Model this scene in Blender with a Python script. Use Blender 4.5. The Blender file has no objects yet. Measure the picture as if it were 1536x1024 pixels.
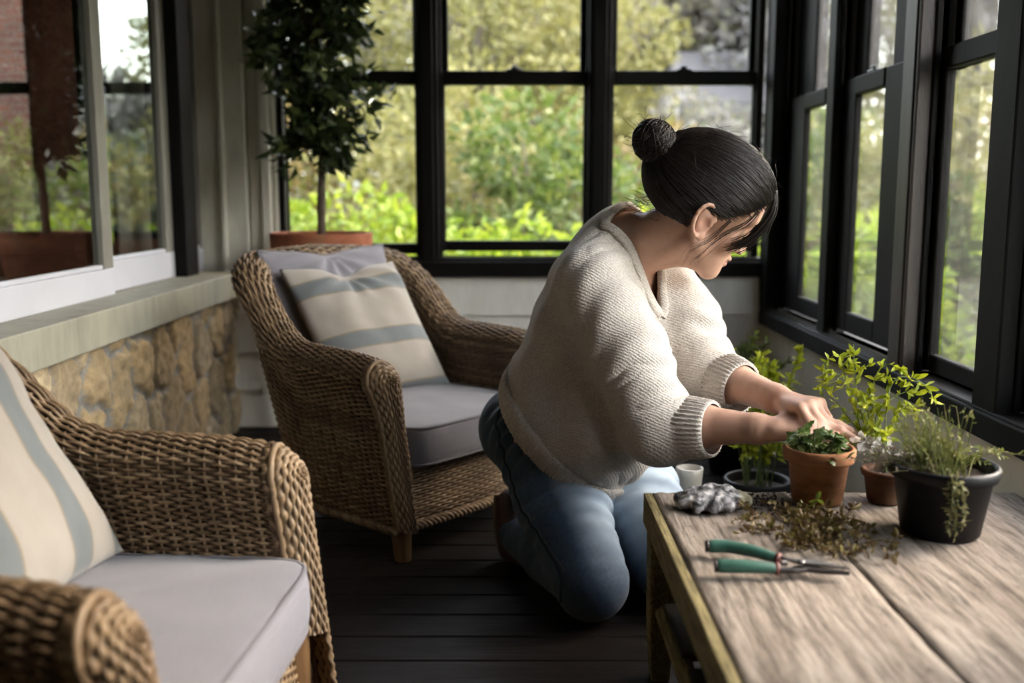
import bpy, bmesh, math, random
import numpy as np
from mathutils import Vector, Matrix, noise as mnoise

random.seed(7)
RNG = np.random.default_rng(7)
SC = bpy.context.scene
COL = SC.collection
PI = math.pi


# ---------------------------------------------------------------- objects
def meshdata(name, V, F, mat=None, smooth=True):
    V = np.asarray(V, dtype=np.float32).reshape(-1, 3)
    me = bpy.data.meshes.new(name)
    if isinstance(F, np.ndarray):
        n, k = F.shape
        me.vertices.add(len(V))
        me.vertices.foreach_set('co', V.ravel())
        me.loops.add(n * k)
        me.loops.foreach_set('vertex_index', F.astype(np.int32).ravel())
        me.polygons.add(n)
        me.polygons.foreach_set('loop_start', np.arange(0, n * k, k, dtype=np.int32))
        me.polygons.foreach_set('loop_total', np.full(n, k, dtype=np.int32))
        me.update(calc_edges=True)
    else:
        me.from_pydata([tuple(map(float, v)) for v in V], [], [tuple(int(i) for i in f) for f in F])
    if smooth:
        me.polygons.foreach_set('use_smooth', np.ones(len(me.polygons), dtype=bool))
    me.validate()
    if mat:
        me.materials.append(mat)
    return me


def link(name, me, parent=None, loc=None, rot=None):
    o = bpy.data.objects.new(name, me)
    COL.objects.link(o)
    if parent is not None:
        o.parent = parent
    if loc is not None:
        o.location = loc
    if rot is not None:
        o.rotation_euler = rot
    return o


def mk(name, V, F, mat=None, parent=None, smooth=True, **k):
    return link(name, meshdata(name, V, F, mat, smooth), parent, **k)


def empty(name, loc=(0, 0, 0), rz=0.0):
    o = bpy.data.objects.new(name, None)
    COL.objects.link(o)
    o.location = loc
    o.rotation_euler = (0, 0, rz)
    o.empty_display_size = 0.1
    return o


def tag(o, label=None, cat=None, group=None, kind=None):
    if label:
        o['label'] = label
    if cat:
        o['category'] = cat
    if group:
        o['group'] = group
    if kind:
        o['kind'] = kind
    return o


def copy_tree(o, parent=None):
    c = o.copy()
    COL.objects.link(c)
    c.parent = parent
    for ch in list(o.children):
        copy_tree(ch, c)
    return c


def modbevel(o, w=0.004, seg=2, ang=40):
    m = o.modifiers.new('bevel', 'BEVEL')
    m.width = w
    m.segments = seg
    m.limit_method = 'ANGLE'
    m.angle_limit = math.radians(ang)
    return o


# ---------------------------------------------------------------- mesh accumulation
class MB:
    def __init__(self):
        self.v = []
        self.f = []

    def add(self, V, F):
        b = len(self.v)
        self.v.extend([tuple(map(float, x)) for x in V])
        self.f.extend([tuple(int(i) + b for i in f) for f in F])
        return self

    def box(self, x0, x1, y0, y1, z0, z1):
        V = [(x0, y0, z0), (x1, y0, z0), (x1, y1, z0), (x0, y1, z0), (x0, y0, z1), (x1, y0, z1), (x1, y1, z1), (x0, y1, z1)]
        F = [(0, 3, 2, 1), (4, 5, 6, 7), (0, 1, 5, 4), (1, 2, 6, 5), (2, 3, 7, 6), (3, 0, 4, 7)]
        return self.add(V, F)

    def frame(self, c0, c1, d0, d1, axes):
        """box from two corner tuples in a permuted frame"""
        return self

    def tube(self, pts, r, n=8, cap=True, flat=1.0):
        V, F = tube(pts, r, n, cap, flat)
        return self.add(V, F)

    def lathe(self, prof, n=40, c=(0, 0, 0)):
        V, F = lathe(prof, n)
        return self.add([(x + c[0], y + c[1], z + c[2]) for x, y, z in V], F)

    def build(self, name, mat=None, parent=None, smooth=False, **k):
        return mk(name, self.v, self.f, mat, parent, smooth, **k)


def frames(P):
    P = np.asarray(P, float)
    T = np.gradient(P, axis=0)
    T /= np.linalg.norm(T, axis=1)[:, None] + 1e-12
    ref = np.array([0, 0, 1.0]) if abs(T[0][2]) < 0.9 else np.array([1.0, 0, 0])
    N = np.zeros_like(P)
    n = np.cross(T[0], ref)
    n /= np.linalg.norm(n)
    for i in range(len(P)):
        n = n - T[i] * np.dot(n, T[i])
        n /= np.linalg.norm(n) + 1e-12
        N[i] = n
    return T, N, np.cross(T, N)


def tube(pts, r, n=8, cap=True, flat=1.0):
    P = np.asarray(pts, float)
    r = np.broadcast_to(np.asarray(r, float), (len(P),))
    T, N, B = frames(P)
    a = np.arange(n) / n * 2 * PI
    V = P[:, None, :] + r[:, None, None] * (np.cos(a)[None, :, None] * N[:, None, :] + flat * np.sin(a)[None, :, None] * B[:, None, :])
    F = []
    m = len(P)
    for i in range(m - 1):
        for j in range(n):
            k = (j + 1) % n
            F.append((i * n + j, i * n + k, (i + 1) * n + k, (i + 1) * n + j))
    if cap:
        F.append(tuple(range(n))[::-1])
        F.append(tuple((m - 1) * n + j for j in range(n)))
    return V.reshape(-1, 3), F


def lathe(prof, n=40):
    V, F = [], []
    for r, z in prof:
        for j in range(n):
            a = 2 * PI * j / n
            V.append((r * math.cos(a), r * math.sin(a), z))
    for i in range(len(prof) - 1):
        for j in range(n):
            k = (j + 1) % n
            F.append((i * n + j, i * n + k, (i + 1) * n + k, (i + 1) * n + j))
    F.append(tuple(range(n))[::-1])
    F.append(tuple((len(prof) - 1) * n + j for j in range(n)))
    return V, F


def gridfaces(nu, nv, wrapu=False):
    i = np.arange(nu if wrapu else nu - 1)
    j = np.arange(nv - 1)
    I, J = np.meshgrid(i, j, indexing='ij')
    I2 = (I + 1) % nu
    return np.stack([I * nv + J, I2 * nv + J, I2 * nv + J + 1, I * nv + J + 1], -1).reshape(-1, 4)


def smooth_path(P, n):
    """Catmull-Rom through the points, n samples, roughly even"""
    P = np.asarray(P, float)
    Q = np.vstack([2 * P[0] - P[1], P, 2 * P[-1] - P[-2]])
    out = []
    m = len(P) - 1
    for s in range(m):
        p0, p1, p2, p3 = Q[s:s + 4]
        for t in np.linspace(0, 1, 16, endpoint=False):
            out.append(0.5 * (2 * p1 + (p2 - p0) * t + (2 * p0 - 5 * p1 + 4 * p2 - p3) * t * t + (3 * p1 - p0 - 3 * p2 + p3) * t ** 3))
    out.append(P[-1])
    out = np.array(out)
    L = np.concatenate([[0], np.cumsum(np.linalg.norm(np.diff(out[:, :3], axis=0), axis=1))])
    t = np.linspace(0, L[-1], n)
    return np.stack([np.interp(t, L, out[:, k]) for k in range(out.shape[1])], 1)


def vnoise(P, scale, seed=0.0, octaves=1):
    out = np.empty(len(P))
    for i, p in enumerate(P):
        q = Vector((p[0] * scale + seed, p[1] * scale - seed * 0.7, p[2] * scale + seed * 0.3))
        s = mnoise.noise(q)
        if octaves > 1:
            s += 0.5 * mnoise.noise(q * 2.1)
        if octaves > 2:
            s += 0.25 * mnoise.noise(q * 4.3)
        out[i] = s
    return out


# ---------------------------------------------------------------- implicit surfaces
def sd_cone(p, a, b, ra, rb):
    a = np.asarray(a, np.float32)
    ba = np.asarray(b, np.float32) - a
    t = np.clip(((p - a) @ ba) / float(ba @ ba + 1e-12), 0, 1)
    return np.linalg.norm(p - a - t[:, None] * ba, axis=1) - (ra + t * (rb - ra))


def sd_ell(p, c, R, rad):
    """ellipsoid; R rows are the axes"""
    q = (p - np.asarray(c, np.float32)) @ np.asarray(R, np.float32).T / np.asarray(rad, np.float32)
    k = np.linalg.norm(q, axis=1)
    g = np.linalg.norm(q / np.asarray(rad, np.float32), axis=1) + 1e-6
    return k * (k - 1) / g


def sd_loft(p, secs):
    """swept ellipse: secs = [(centre, side_axis, half_width, half_depth), ...]"""
    best = None
    for (c0, s0, w0, d0), (c1, s1, w1, d1) in zip(secs[:-1], secs[1:]):
        c0 = np.asarray(c0, np.float32)
        ba = np.asarray(c1, np.float32) - c0
        L = float(np.linalg.norm(ba))
        t = np.clip(((p - c0) @ ba) / (L * L), 0, 1)
        q = p - c0 - t[:, None] * ba
        s = np.asarray(s0, float) * 0.5 + np.asarray(s1, float) * 0.5
        ax = np.asarray(ba, float) / L
        s = s - ax * (s @ ax)
        s /= np.linalg.norm(s)
        w = w0 + t * (w1 - w0)
        d = d0 + t * (d1 - d0)
        x = q @ s.astype(np.float32)
        rest = np.sqrt(np.maximum((q * q).sum(1) - x * x, 0))
        k = np.sqrt((x / w) ** 2 + (rest / d) ** 2)
        g = np.sqrt((x / w ** 2) ** 2 + (rest / d ** 2) ** 2) + 1e-6
        dd = np.where(k > 1e-3, k * (k - 1) / g, -np.minimum(w, d))
        best = dd if best is None else smin(best, dd, 0.02)
    return best


def smin(a, b, k):
    h = np.clip(0.5 + 0.5 * (b - a) / k, 0, 1)
    return b + (a - b) * h - k * h * (1 - h)


def smax(a, b, k):
    return -smin(-a, -b, k)


def surface(f, lo, hi, h):
    """dual-contour style extraction of f = 0 on a grid, evaluated only near the surface"""
    lo = np.asarray(lo, np.float32)
    n = np.ceil((np.asarray(hi) - lo) / h / 8).astype(int) * 8
    nb = n // 8
    C = np.stack(np.meshgrid(*[np.arange(k) for k in nb], indexing='ij'), -1).reshape(-1, 3)
    cd = f((lo + (C * 8 + 4) * h).astype(np.float32))
    D = np.full(tuple(n), 1.0, np.float32)
    act = np.abs(cd) < 8 * h * 1.15
    ins = C[(~act) & (cd < 0)]
    for c in ins:
        D[c[0] * 8:c[0] * 8 + 8, c[1] * 8:c[1] * 8 + 8, c[2] * 8:c[2] * 8 + 8] = -1
    off = np.stack(np.meshgrid(*[np.arange(8)] * 3, indexing='ij'), -1).reshape(-1, 3)
    A = C[act]
    for s in range(0, len(A), 400):
        idx = (A[s:s + 400, None, :] * 8 + off[None]).reshape(-1, 3)
        D[idx[:, 0], idx[:, 1], idx[:, 2]] = f((lo + idx * h).astype(np.float32))
    neg = D < 0
    cnt = np.zeros(tuple(n - 1), np.int8)
    for dx in (0, 1):
        for dy in (0, 1):
            for dz in (0, 1):
                cnt += neg[dx:n[0] - 1 + dx, dy:n[1] - 1 + dy, dz:n[2] - 1 + dz]
    cells = np.argwhere((cnt > 0) & (cnt < 8))
    vid = np.full(tuple(n - 1), -1, np.int32)
    vid[cells[:, 0], cells[:, 1], cells[:, 2]] = np.arange(len(cells))
    cor = [(0, 0, 0), (1, 0, 0), (0, 1, 0), (1, 1, 0), (0, 0, 1), (1, 0, 1), (0, 1, 1), (1, 1, 1)]
    vals = [D[cells[:, 0] + a, cells[:, 1] + b, cells[:, 2] + c] for a, b, c in cor]
    acc = np.zeros((len(cells), 3))
    num = np.zeros(len(cells))
    for i in range(8):
        for j in range(i + 1, 8):
            if sum(abs(cor[i][k] - cor[j][k]) for k in range(3)) != 1:
                continue
            a, b = vals[i], vals[j]
            m = (a < 0) != (b < 0)
            t = np.where(m, a / np.where(m, a - b, 1), 0)
            pnt = np.array(cor[i])[None] + t[:, None] * (np.array(cor[j]) - np.array(cor[i]))[None]
            acc[m] += pnt[m]
            num[m] += 1
    V = lo + (cells + acc / num[:, None]) * h
    Q = []
    for ax in range(3):
        u, w = (ax + 1) % 3, (ax + 2) % 3
        s0 = [slice(None)] * 3
        s1 = [slice(None)] * 3
        s0[ax] = slice(0, n[ax] - 1)
        s1[ax] = slice(1, n[ax])
        E = np.argwhere(neg[tuple(s0)] != neg[tuple(s1)])
        ok = (E[:, u] > 0) & (E[:, w] > 0) & (E[:, u] < n[u] - 1) & (E[:, w] < n[w] - 1) & (E[:, ax] < n[ax] - 1)
        E = E[ok]
        sg = neg[E[:, 0], E[:, 1], E[:, 2]]
        q = []
        for du, dw in ((-1, -1), (0, -1), (0, 0), (-1, 0)):
            e = E.copy()
            e[:, u] += du
            e[:, w] += dw
            q.append(vid[e[:, 0], e[:, 1], e[:, 2]])
        q = np.stack(q, 1)
        q[~sg] = q[~sg][:, ::-1]
        Q.append(q)
    Q = np.concatenate(Q)
    return V, Q[(Q >= 0).all(1)]


def relax(V, F, it=4, lam=0.5, mask=None):
    V = V.copy()
    E = np.concatenate([F[:, [0, 1]], F[:, [1, 2]], F[:, [2, 3]], F[:, [3, 0]]])
    E = np.unique(np.sort(E, axis=1), axis=0)
    deg = np.bincount(E.ravel(), minlength=len(V)).astype(float)
    for i in range(it):
        S = np.zeros_like(V)
        np.add.at(S, E[:, 0], V[E[:, 1]])
        np.add.at(S, E[:, 1], V[E[:, 0]])
        d = S / np.maximum(deg, 1)[:, None] - V
        l = lam if i % 2 == 0 else -lam * 1.03 if it > 4 else lam
        V += d * (l if mask is None else l * mask[:, None])
    return V


def vnormals(V, F):
    n = np.cross(V[F[:, 2]] - V[F[:, 0]], V[F[:, 3]] - V[F[:, 1]])
    N = np.zeros_like(V)
    for k in range(4):
        np.add.at(N, F[:, k], n)
    return N / (np.linalg.norm(N, axis=1)[:, None] + 1e-12)


# ---------------------------------------------------------------- materials
class NT:
    def __init__(self, name):
        self.m = bpy.data.materials.new(name)
        self.m.use_nodes = True
        self.t = self.m.node_tree
        self.t.nodes.clear()
        self.out = self.t.nodes.new('ShaderNodeOutputMaterial')

    def n(self, typ, ins=None, **props):
        nd = self.t.nodes.new('ShaderNode' + typ)
        for k, v in props.items():
            setattr(nd, k, v)
        for k, v in (ins or {}).items():
            self.set(nd, k, v)
        return nd

    def set(self, nd, k, v):
        s = nd.inputs[k]
        if isinstance(v, bpy.types.NodeSocket):
            self.t.links.new(v, s)
        elif isinstance(v, bpy.types.Node):
            self.t.links.new(v.outputs[0], s)
        else:
            if isinstance(v, (tuple, list)) and len(v) == 3 and s.type == 'RGBA':
                v = (*v, 1)
            s.default_value = v

    def co(self, kind='Object', scale=(1, 1, 1), rot=(0, 0, 0)):
        c = self.n('TexCoord')
        mp = self.n('Mapping', {'Vector': c.outputs[kind], 'Scale': scale, 'Rotation': rot})
        return mp.outputs[0]

    def noise(self, vec, scale, detail=4, rough=0.55, dist=0.0):
        return self.n('TexNoise', {'Vector': vec, 'Scale': scale, 'Detail': detail, 'Roughness': rough, 'Distortion': dist}).outputs['Fac']

    def ramp(self, fac, stops, interp='LINEAR'):
        r = self.n('ValToRGB', {'Fac': fac})
        r.color_ramp.interpolation = interp
        els = r.color_ramp.elements
        while len(els) < len(stops):
            els.new(0.5)
        for e, (p, c) in zip(els, stops):
            e.position = p
            if not isinstance(c, (tuple, list)):
                c = (c, c, c)
            e.color = (*c[:3], 1)
        return r.outputs[0]

    def mix(self, fac, a, b, blend='MIX'):
        m = self.n('Mix', data_type='RGBA', blend_type=blend)
        self.set(m, 0, fac)
        self.set(m, 6, a)
        self.set(m, 7, b)
        return m.outputs[2]

    def math(self, op, a, b=0.0, c=0.0):
        m = self.n('Math', operation=op)
        for i, x in enumerate((a, b, c)):
            self.set(m, i, x)
        return m.outputs[0]

    def bump(self, h, strength=0.5, dist=0.002, normal=None):
        b = self.n('Bump', {'Height': h, 'Strength': strength, 'Distance': dist})
        if normal is not None:
            self.set(b, 'Normal', normal)
        return b.outputs[0]

    def pbr(self, color, rough=0.6, normal=None, **k):
        p = self.n('BsdfPrincipled', {'Base Color': color, 'Roughness': rough})
        if normal is not None:
            self.set(p, 'Normal', normal)
        for kk, v in k.items():
            self.set(p, kk.replace('_', ' '), v)
        self.t.links.new(p.outputs[0], self.out.inputs[0])
        return self.m

    def sh(self, node):
        self.t.links.new(node.outputs[0], self.out.inputs[0])
        return self.m


def srgb(r, g, b):
    f = lambda c: ((c / 255 + 0.055) / 1.055) ** 2.4 if c > 10 else c / 255 / 12.92
    return (f(r), f(g), f(b))


def paint(name, col, rough=0.55, var=0.12, scale=12, bump=0.15, stretch=(1, 1, 1), **k):
    t = NT(name)
    co = t.co('Object', stretch)
    n = t.noise(co, scale, 5)
    dark = tuple(c * (1 - var * 2) for c in col)
    lite = tuple(min(1, c * (1 + var)) for c in col)
    c = t.ramp(n, [(0.25, dark), (0.75, lite)])
    fine = t.noise(co, scale * 8, 3)
    return t.pbr(c, rough, t.bump(fine, bump, 0.002), **k)


def leafmat(name, stops, trans=0.35, rough=0.5):
    t = NT(name)
    g = t.n('NewGeometry')
    c = t.ramp(g.outputs['Random Per Island'], stops)
    p = t.n('BsdfPrincipled', {'Base Color': c, 'Roughness': rough, 'Specular IOR Level': 0.3})
    tr = t.n('BsdfTranslucent', {'Color': c})
    return t.sh(t.n('MixShader', {0: trans, 1: p.outputs[0], 2: tr.outputs[0]}))


def leaves(P, D, L, W, fold=0.25, droop=0.15, rng=RNG, tri=False):
    """one pointed leaf per point: P base, D direction; returns V, F (6 verts, 2 quads + tips)"""
    n = len(P)
    D = D / (np.linalg.norm(D, axis=1)[:, None] + 1e-9)
    r = rng.normal(size=(n, 3))
    S = np.cross(D, r)
    S /= np.linalg.norm(S, axis=1)[:, None] + 1e-9
    U = np.cross(S, D)
    L = np.broadcast_to(L, (n,))[:, None]
    W = np.broadcast_to(W, (n,))[:, None]
    tip = P + D * L - U * L * droop
    a = P + D * L * 0.35 + U * W * fold
    mid = P + D * L * 0.45
    v = np.stack([P, P + D * L * 0.4 + S * W * 0.5 + U * W * fold, tip, P + D * L * 0.4 - S * W * 0.5 + U * W * fold, mid], 1)
    b = np.arange(n)[:, None] * 5
    f = np.concatenate([b + np.array([[0, 1, 4]]), b + np.array([[1, 2, 4]]), b + np.array([[0, 4, 3]]), b + np.array([[4, 2, 3]])])
    return v.reshape(-1, 3), f


def rand_dirs(n, rng=RNG, up=0.0):
    d = rng.normal(size=(n, 3))
    d /= np.linalg.norm(d, axis=1)[:, None]
    d[:, 2] += up
    return d


def fine_leaves(P, D, L, W, fold=0.2, droop=0.2, rng=RNG):
    """rounded leaves of eleven vertices, as lists for MB.add"""
    n = len(P)
    D = D / (np.linalg.norm(D, axis=1)[:, None] + 1e-9)
    S = np.cross(D, rng.normal(size=(n, 3)))
    S /= np.linalg.norm(S, axis=1)[:, None] + 1e-9
    U = np.cross(S, D)
    L = np.broadcast_to(L, (n,))[:, None]
    W = np.broadcast_to(W, (n,))[:, None]
    cols = [P]
    for t, w in ((.18, .34), (.48, .5), (.78, .33)):
        m = P + D * L * t - U * L * droop * t * t
        cols += [m + S * W * w + U * W * fold * w, m, m - S * W * w + U * W * fold * w]
    cols.append(P + D * L - U * L * droop)
    V = np.stack(cols, 1).reshape(-1, 3)
    F = []
    for i in range(n):
        b = i * 11
        F += [(b, b + 1, b + 2), (b, b + 2, b + 3), (b + 1, b + 4, b + 5, b + 2), (b + 2, b + 5, b + 6, b + 3),
              (b + 4, b + 7, b + 8, b + 5), (b + 5, b + 8, b + 9, b + 6), (b + 7, b + 10, b + 8), (b + 8, b + 10, b + 9)]
    return V, F
# ================================================================ materials of the setting
def floor_mat():
    t = NT('dark_floor_boards')
    g = t.n('NewGeometry')
    rnd = g.outputs['Random Per Island']
    co = t.co('Object', (1.2, 22, 22))
    n = t.noise(co, 3.5, 8, 0.65)
    base = t.ramp(rnd, [(0, (0.008, 0.0058, 0.005)), (1, (0.014, 0.0102, 0.0085))])
    worn = t.noise(t.co('Object', (2.0, 9, 9)), 2.2, 7, 0.7)
    wm = t.ramp(worn, [(0.56, 0.0), (0.74, 1.0)])
    c = t.mix(t.math('MULTIPLY', wm, 0.55), base, (0.055, 0.042, 0.035))
    c = t.mix(t.ramp(n, [(0.35, 0.0), (0.7, 0.35)]), c, (0.006, 0.005, 0.005))
    r = t.ramp(worn, [(0.3, 0.50), (0.75, 0.75)])
    return t.pbr(c, r, t.bump(n, 0.5, 0.0025), Specular_IOR_Level=0.14)


def siding_mat(name, col, dirt):
    t = NT(name)
    n = t.noise(t.co('Object', (6, 6, 1.5)), 2.5, 6, 0.6)
    f = t.noise(t.co('Object', (40, 40, 6)), 3.0, 4)
    c = t.mix(t.ramp(n, [(0.45, 0.0), (0.8, 0.8)]), col, dirt)
    return t.pbr(c, 0.55, t.bump(f, 0.12, 0.002))


def glass_mat(name, boost=1.0, tint=(1, 1, 1)):
    t = NT(name)
    fr = t.n('Fresnel', {'IOR': 1.5})
    fac = t.math('MULTIPLY', fr.outputs[0], boost)
    fac = t.math('MINIMUM', fac, 0.95)
    tr = t.n('BsdfTransparent', {'Color': (*tint, 1)})
    gl = t.n('BsdfGlossy', {'Color': (1, 1, 1, 1), 'Roughness': 0.015})
    return t.sh(t.n('MixShader', {0: fac, 1: tr.outputs[0], 2: gl.outputs[0]}))


def stone_mat():
    t = NT('fieldstone_and_mortar')
    a = t.n('Attribute', attribute_name='stone').outputs['Color']
    n = t.noise(t.co('Object'), 26, 7, 0.7)
    n2 = t.noise(t.co('Object'), 7, 4)
    c = t.mix(t.ramp(n, [(0.35, 0.0), (0.75, 0.75)]), a, (0.075, 0.055, 0.032))
    c = t.mix(t.ramp(n2, [(0.5, 0.0), (0.75, 0.45)]), c, (0.28, 0.235, 0.17))
    h = t.noise(t.co('Object'), 55, 6, 0.7)
    return t.pbr(c, 0.85, t.bump(h, 0.7, 0.006))


M = {}
M['floor'] = floor_mat()
M['dark'] = paint('black_brown_window_paint', (0.0050, 0.0045, 0.0042), 0.58, 0.25, 9, 0.12, (8, 8, 1.2), Specular_IOR_Level=0.13)
M['post'] = paint('worn_brown_post_paint', (0.034, 0.024, 0.019), 0.5, 0.35, 5, 0.25, (10, 10, 1))
M['siding'] = siding_mat('grey_white_siding_paint', (0.80, 0.79, 0.74), (0.60, 0.58, 0.50))
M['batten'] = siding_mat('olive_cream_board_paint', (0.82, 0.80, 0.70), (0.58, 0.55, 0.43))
M['lowwall'] = siding_mat('olive_beige_wall_paint', (0.56, 0.53, 0.43), (0.38, 0.36, 0.28))
M['ceiling'] = paint('brown_ceiling_boards', (0.13, 0.115, 0.095), 0.6)
M['glass'] = glass_mat('clear_window_glass', 0.6)
t = NT('fine_insect_screen')
wv = t.n('TexWave', {'Vector': t.co('Object'), 'Scale': 110.0, 'Distortion': 0.0}, wave_type='BANDS', bands_direction='Z')
wires = t.math('MULTIPLY_ADD', wv.outputs['Fac'], 0.08, 0.07)
df = t.n('MixShader', {0: 0.6, 1: t.n('BsdfDiffuse', {'Color': (.16, .16, .165, 1)}).outputs[0], 2: t.n('BsdfTranslucent', {'Color': (.16, .16, .165, 1)}).outputs[0]})
M['screen'] = t.sh(t.n('MixShader', {0: wires, 1: t.n('BsdfTransparent').outputs[0], 2: df.outputs[0]}))
M['houseglass'] = glass_mat('reflective_house_glass', 0.8, (0.86, 0.90, 0.88))
M['white'] = paint('white_vinyl_frame', (0.58, 0.585, 0.63), 0.35, 0.05, 4, 0.03)
M['greyframe'] = paint('grey_frame_paint', (0.22, 0.21, 0.18), 0.45, 0.12, 6, 0.05, (6, 6, 1))
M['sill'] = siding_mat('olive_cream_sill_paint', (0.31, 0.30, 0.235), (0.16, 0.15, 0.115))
M['stone'] = stone_mat()
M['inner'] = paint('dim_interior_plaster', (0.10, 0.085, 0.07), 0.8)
M['metal_dark'] = paint('dark_lock_metal', (0.05, 0.05, 0.05), 0.35, Metallic=0.8)


def structure(o):
    o['kind'] = 'structure'
    return o


# ---------------------------------------------------------------- floor
def build_floor():
    mb = MB()
    rnd = random.Random(3)
    y = -1.71
    # board joints fall on the same rhythm all the way through the porch
    while y < 3.86:
        z = rnd.uniform(-0.0012, 0.0008)
        xs = [-1.2]
        x = -1.2 + rnd.uniform(0.5, 2.2)
        if rnd.random() < 0.35:
            xs.append(x)
        xs.append(1.05)
        for a, b in zip(xs[:-1], xs[1:]):
            y0, y1 = y + 0.0022, y + 0.1065 - 0.0022
            e = 0.003
            V = [(a + .001, y0, -0.03), (b - .001, y0, -0.03), (b - .001, y1, -0.03), (a + .001, y1, -0.03),
                 (a + .001, y0, z - e), (b - .001, y0, z - e), (b - .001, y1, z - e), (a + .001, y1, z - e),
                 (a + .001, y0 + e, z), (b - .001, y0 + e, z), (b - .001, y1 - e, z), (a + .001, y1 - e, z)]
            F = [(0, 3, 2, 1), (8, 9, 10, 11), (0, 1, 5, 4), (2, 3, 7, 6), (1, 2, 6, 5), (3, 0, 4, 7),
                 (4, 5, 9, 8), (6, 7, 11, 10), (5, 6, 10, 9), (7, 4, 8, 11)]
            mb.add(V, F)
        y += 0.1065
    mb.box(-1.2, 1.05, -1.71, 3.86, -0.06, -0.031)
    structure(mb.build('floor', M['floor']))


build_floor()
structure(MB().box(-1.3, 1.15, -1.75, 3.95, 2.25, 2.33).build('ceiling', M['ceiling']))


# ---------------------------------------------------------------- back wall
def back_wall():
    mb = MB()
    # clapboards below the sill: each board leans out at its lower edge
    z = 0.572
    while z > -0.02:
        z0 = max(z - 0.143, -0.02)
        for a, b in ((-1.2, 1.05),):
            V = [(a, 3.756, z), (b, 3.756, z), (b, 3.742, z0 + 0.004), (a, 3.742, z0 + 0.004), (b, 3.765, z0), (a, 3.765, z0)]
            mb.add(V, [(0, 1, 2, 3)[::-1], (3, 2, 4, 5)[::-1]])
        z -= 0.143
    mb.box(-1.2, 1.05, 3.766, 3.90, -0.02, 0.58)
    mb.box(-1.2, 1.05, 3.766, 3.90, 1.98, 2.25)
    structure(mb.build('wall_back', M['siding']))
    # upright boards between the house wall and the first window
    t = MB()
    t.box(-1.2, -0.858, 3.80, 3.90, 0.575, 2.25)
    xs = [-1.2, -1.075, -0.985, -0.935, -0.895, -0.857]
    ds = [3.795, 3.765, 3.785, 3.76, 3.78]
    for a, b, d in zip(xs[:-1], xs[1:], ds):
        t.box(a + 0.003, b - 0.003, d, 3.81, 0.575, 2.25)
    t.box(-1.083, -1.066, 3.755, 3.80, 0.575, 2.25)
    structure(modbevel(t.build('trim_1', M['batten']), 0.004))
    # sill of the back windows
    s = MB()
    s.box(-0.865, 0.95, 3.728, 3.90, 0.578, 0.636)
    s.box(-0.865, 0.95, 3.755, 3.90, 0.636, 0.648)
    structure(modbevel(s.build('trim_2', M['dark']), 0.004))


back_wall()


def bx(mb, mp, u0, u1, w0, w1, z0, z1):
    a, b = mp(u0, w0, z0), mp(u1, w1, z1)
    mb.box(min(a[0], b[0]), max(a[0], b[0]), min(a[1], b[1]), max(a[1], b[1]), min(a[2], b[2]), max(a[2], b[2]))


def sash_window(name, mp, o0, o1, p0, p1, zb, zs, zr0, zr1, zt, glass, wm=0.05, lock=True, dp=0.03, fd=0.15, screen=False, rail=0.04):
    """double-hung window: opening o0..o1, panes p0..p1, opening bottom zb, lower pane zs..zr0, meeting rail zr0..zr1, upper pane to zt"""
    root = structure(MB_frame(name, mp, o0, o1, zb, zt, fd))
    gap = 0.026
    lo = MB()
    a, b = wm, wm + dp
    bx(lo, mp, o0 + .004, p0, a, b, zs - rail, zr1)
    bx(lo, mp, p1, o1 - .004, a, b, zs - rail, zr1)
    bx(lo, mp, p0, p1, a, b, zs - rail, zs)
    bx(lo, mp, p0, p1, a - 0.004, b, zr0, zr1)
    l = modbevel(lo.build('lower_sash', M['dark'], root), 0.004)
    up = MB()
    a2, b2 = b + 0.003, b + 0.003 + dp
    bx(up, mp, o0 + .004, p0 + .012, a2, b2, zr0, zt + 0.05)
    bx(up, mp, p1 - .012, o1 - .004, a2, b2, zr0, zt + 0.05)
    bx(up, mp, p0, p1, a2, b2, zr0 + 0.002, zr1 - 0.004)
    bx(up, mp, p0, p1, a2, b2, zt, zt + 0.05)
    u = modbevel(up.build('upper_sash', M['dark'], root), 0.004)
    g = MB()
    bx(g, mp, p0 - .005, p1 + .005, a + dp * .5, a + dp * .5 + 0.0005, zs - .005, zr0 + .005)
    g.build('pane', glass, l)
    g = MB()
    bx(g, mp, p0, p1, a2 + dp * .5, a2 + dp * .5 + 0.0005, zr1 - .008, zt + .005)
    g.build('pane', glass, u)
    if screen:
        g = MB()
        bx(g, mp, p0 - .01, p1 + .01, fd - .004, fd - .0035, zb, zt)
        g.build('insect_screen', M['screen'], root)
    if lock:
        k = MB()
        c = (p0 + p1) / 2
        bx(k, mp, c - .028, c + .028, a - .002, b - .004, zr1, zr1 + .007)
        bx(k, mp, c - .012, c + .012, a + .002, b - .006, zr1 + .007, zr1 + .018)
        modbevel(k.build('sash_lock', M['metal_dark'], root), 0.003)
    return root


def MB_frame(name, mp, o0, o1, zb, zt, fd):
    f = MB()
    t = 0.018
    bx(f, mp, o0 - t, o0, 0.03, fd, zb, zt + 0.09)
    bx(f, mp, o1, o1 + t, 0.03, fd, zb, zt + 0.09)
    bx(f, mp, o0 - t, o1 + t, 0.03, fd, zt + 0.055, zt + 0.12)
    bx(f, mp, o0, o1, 0.045, fd, zb - 0.012, zb)
    bx(f, mp, o0, o0 + .008, 0.03, 0.045, zb, zt + 0.06)
    bx(f, mp, o1 - .008, o1, 0.03, 0.045, zb, zt + 0.06)
    return modbevel(f.build(name, M['dark']), 0.003)


BK = lambda u, w, z: (u, 3.75 + w, z)
RT = lambda u, w, z: (0.94 + w, u, z)

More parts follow.
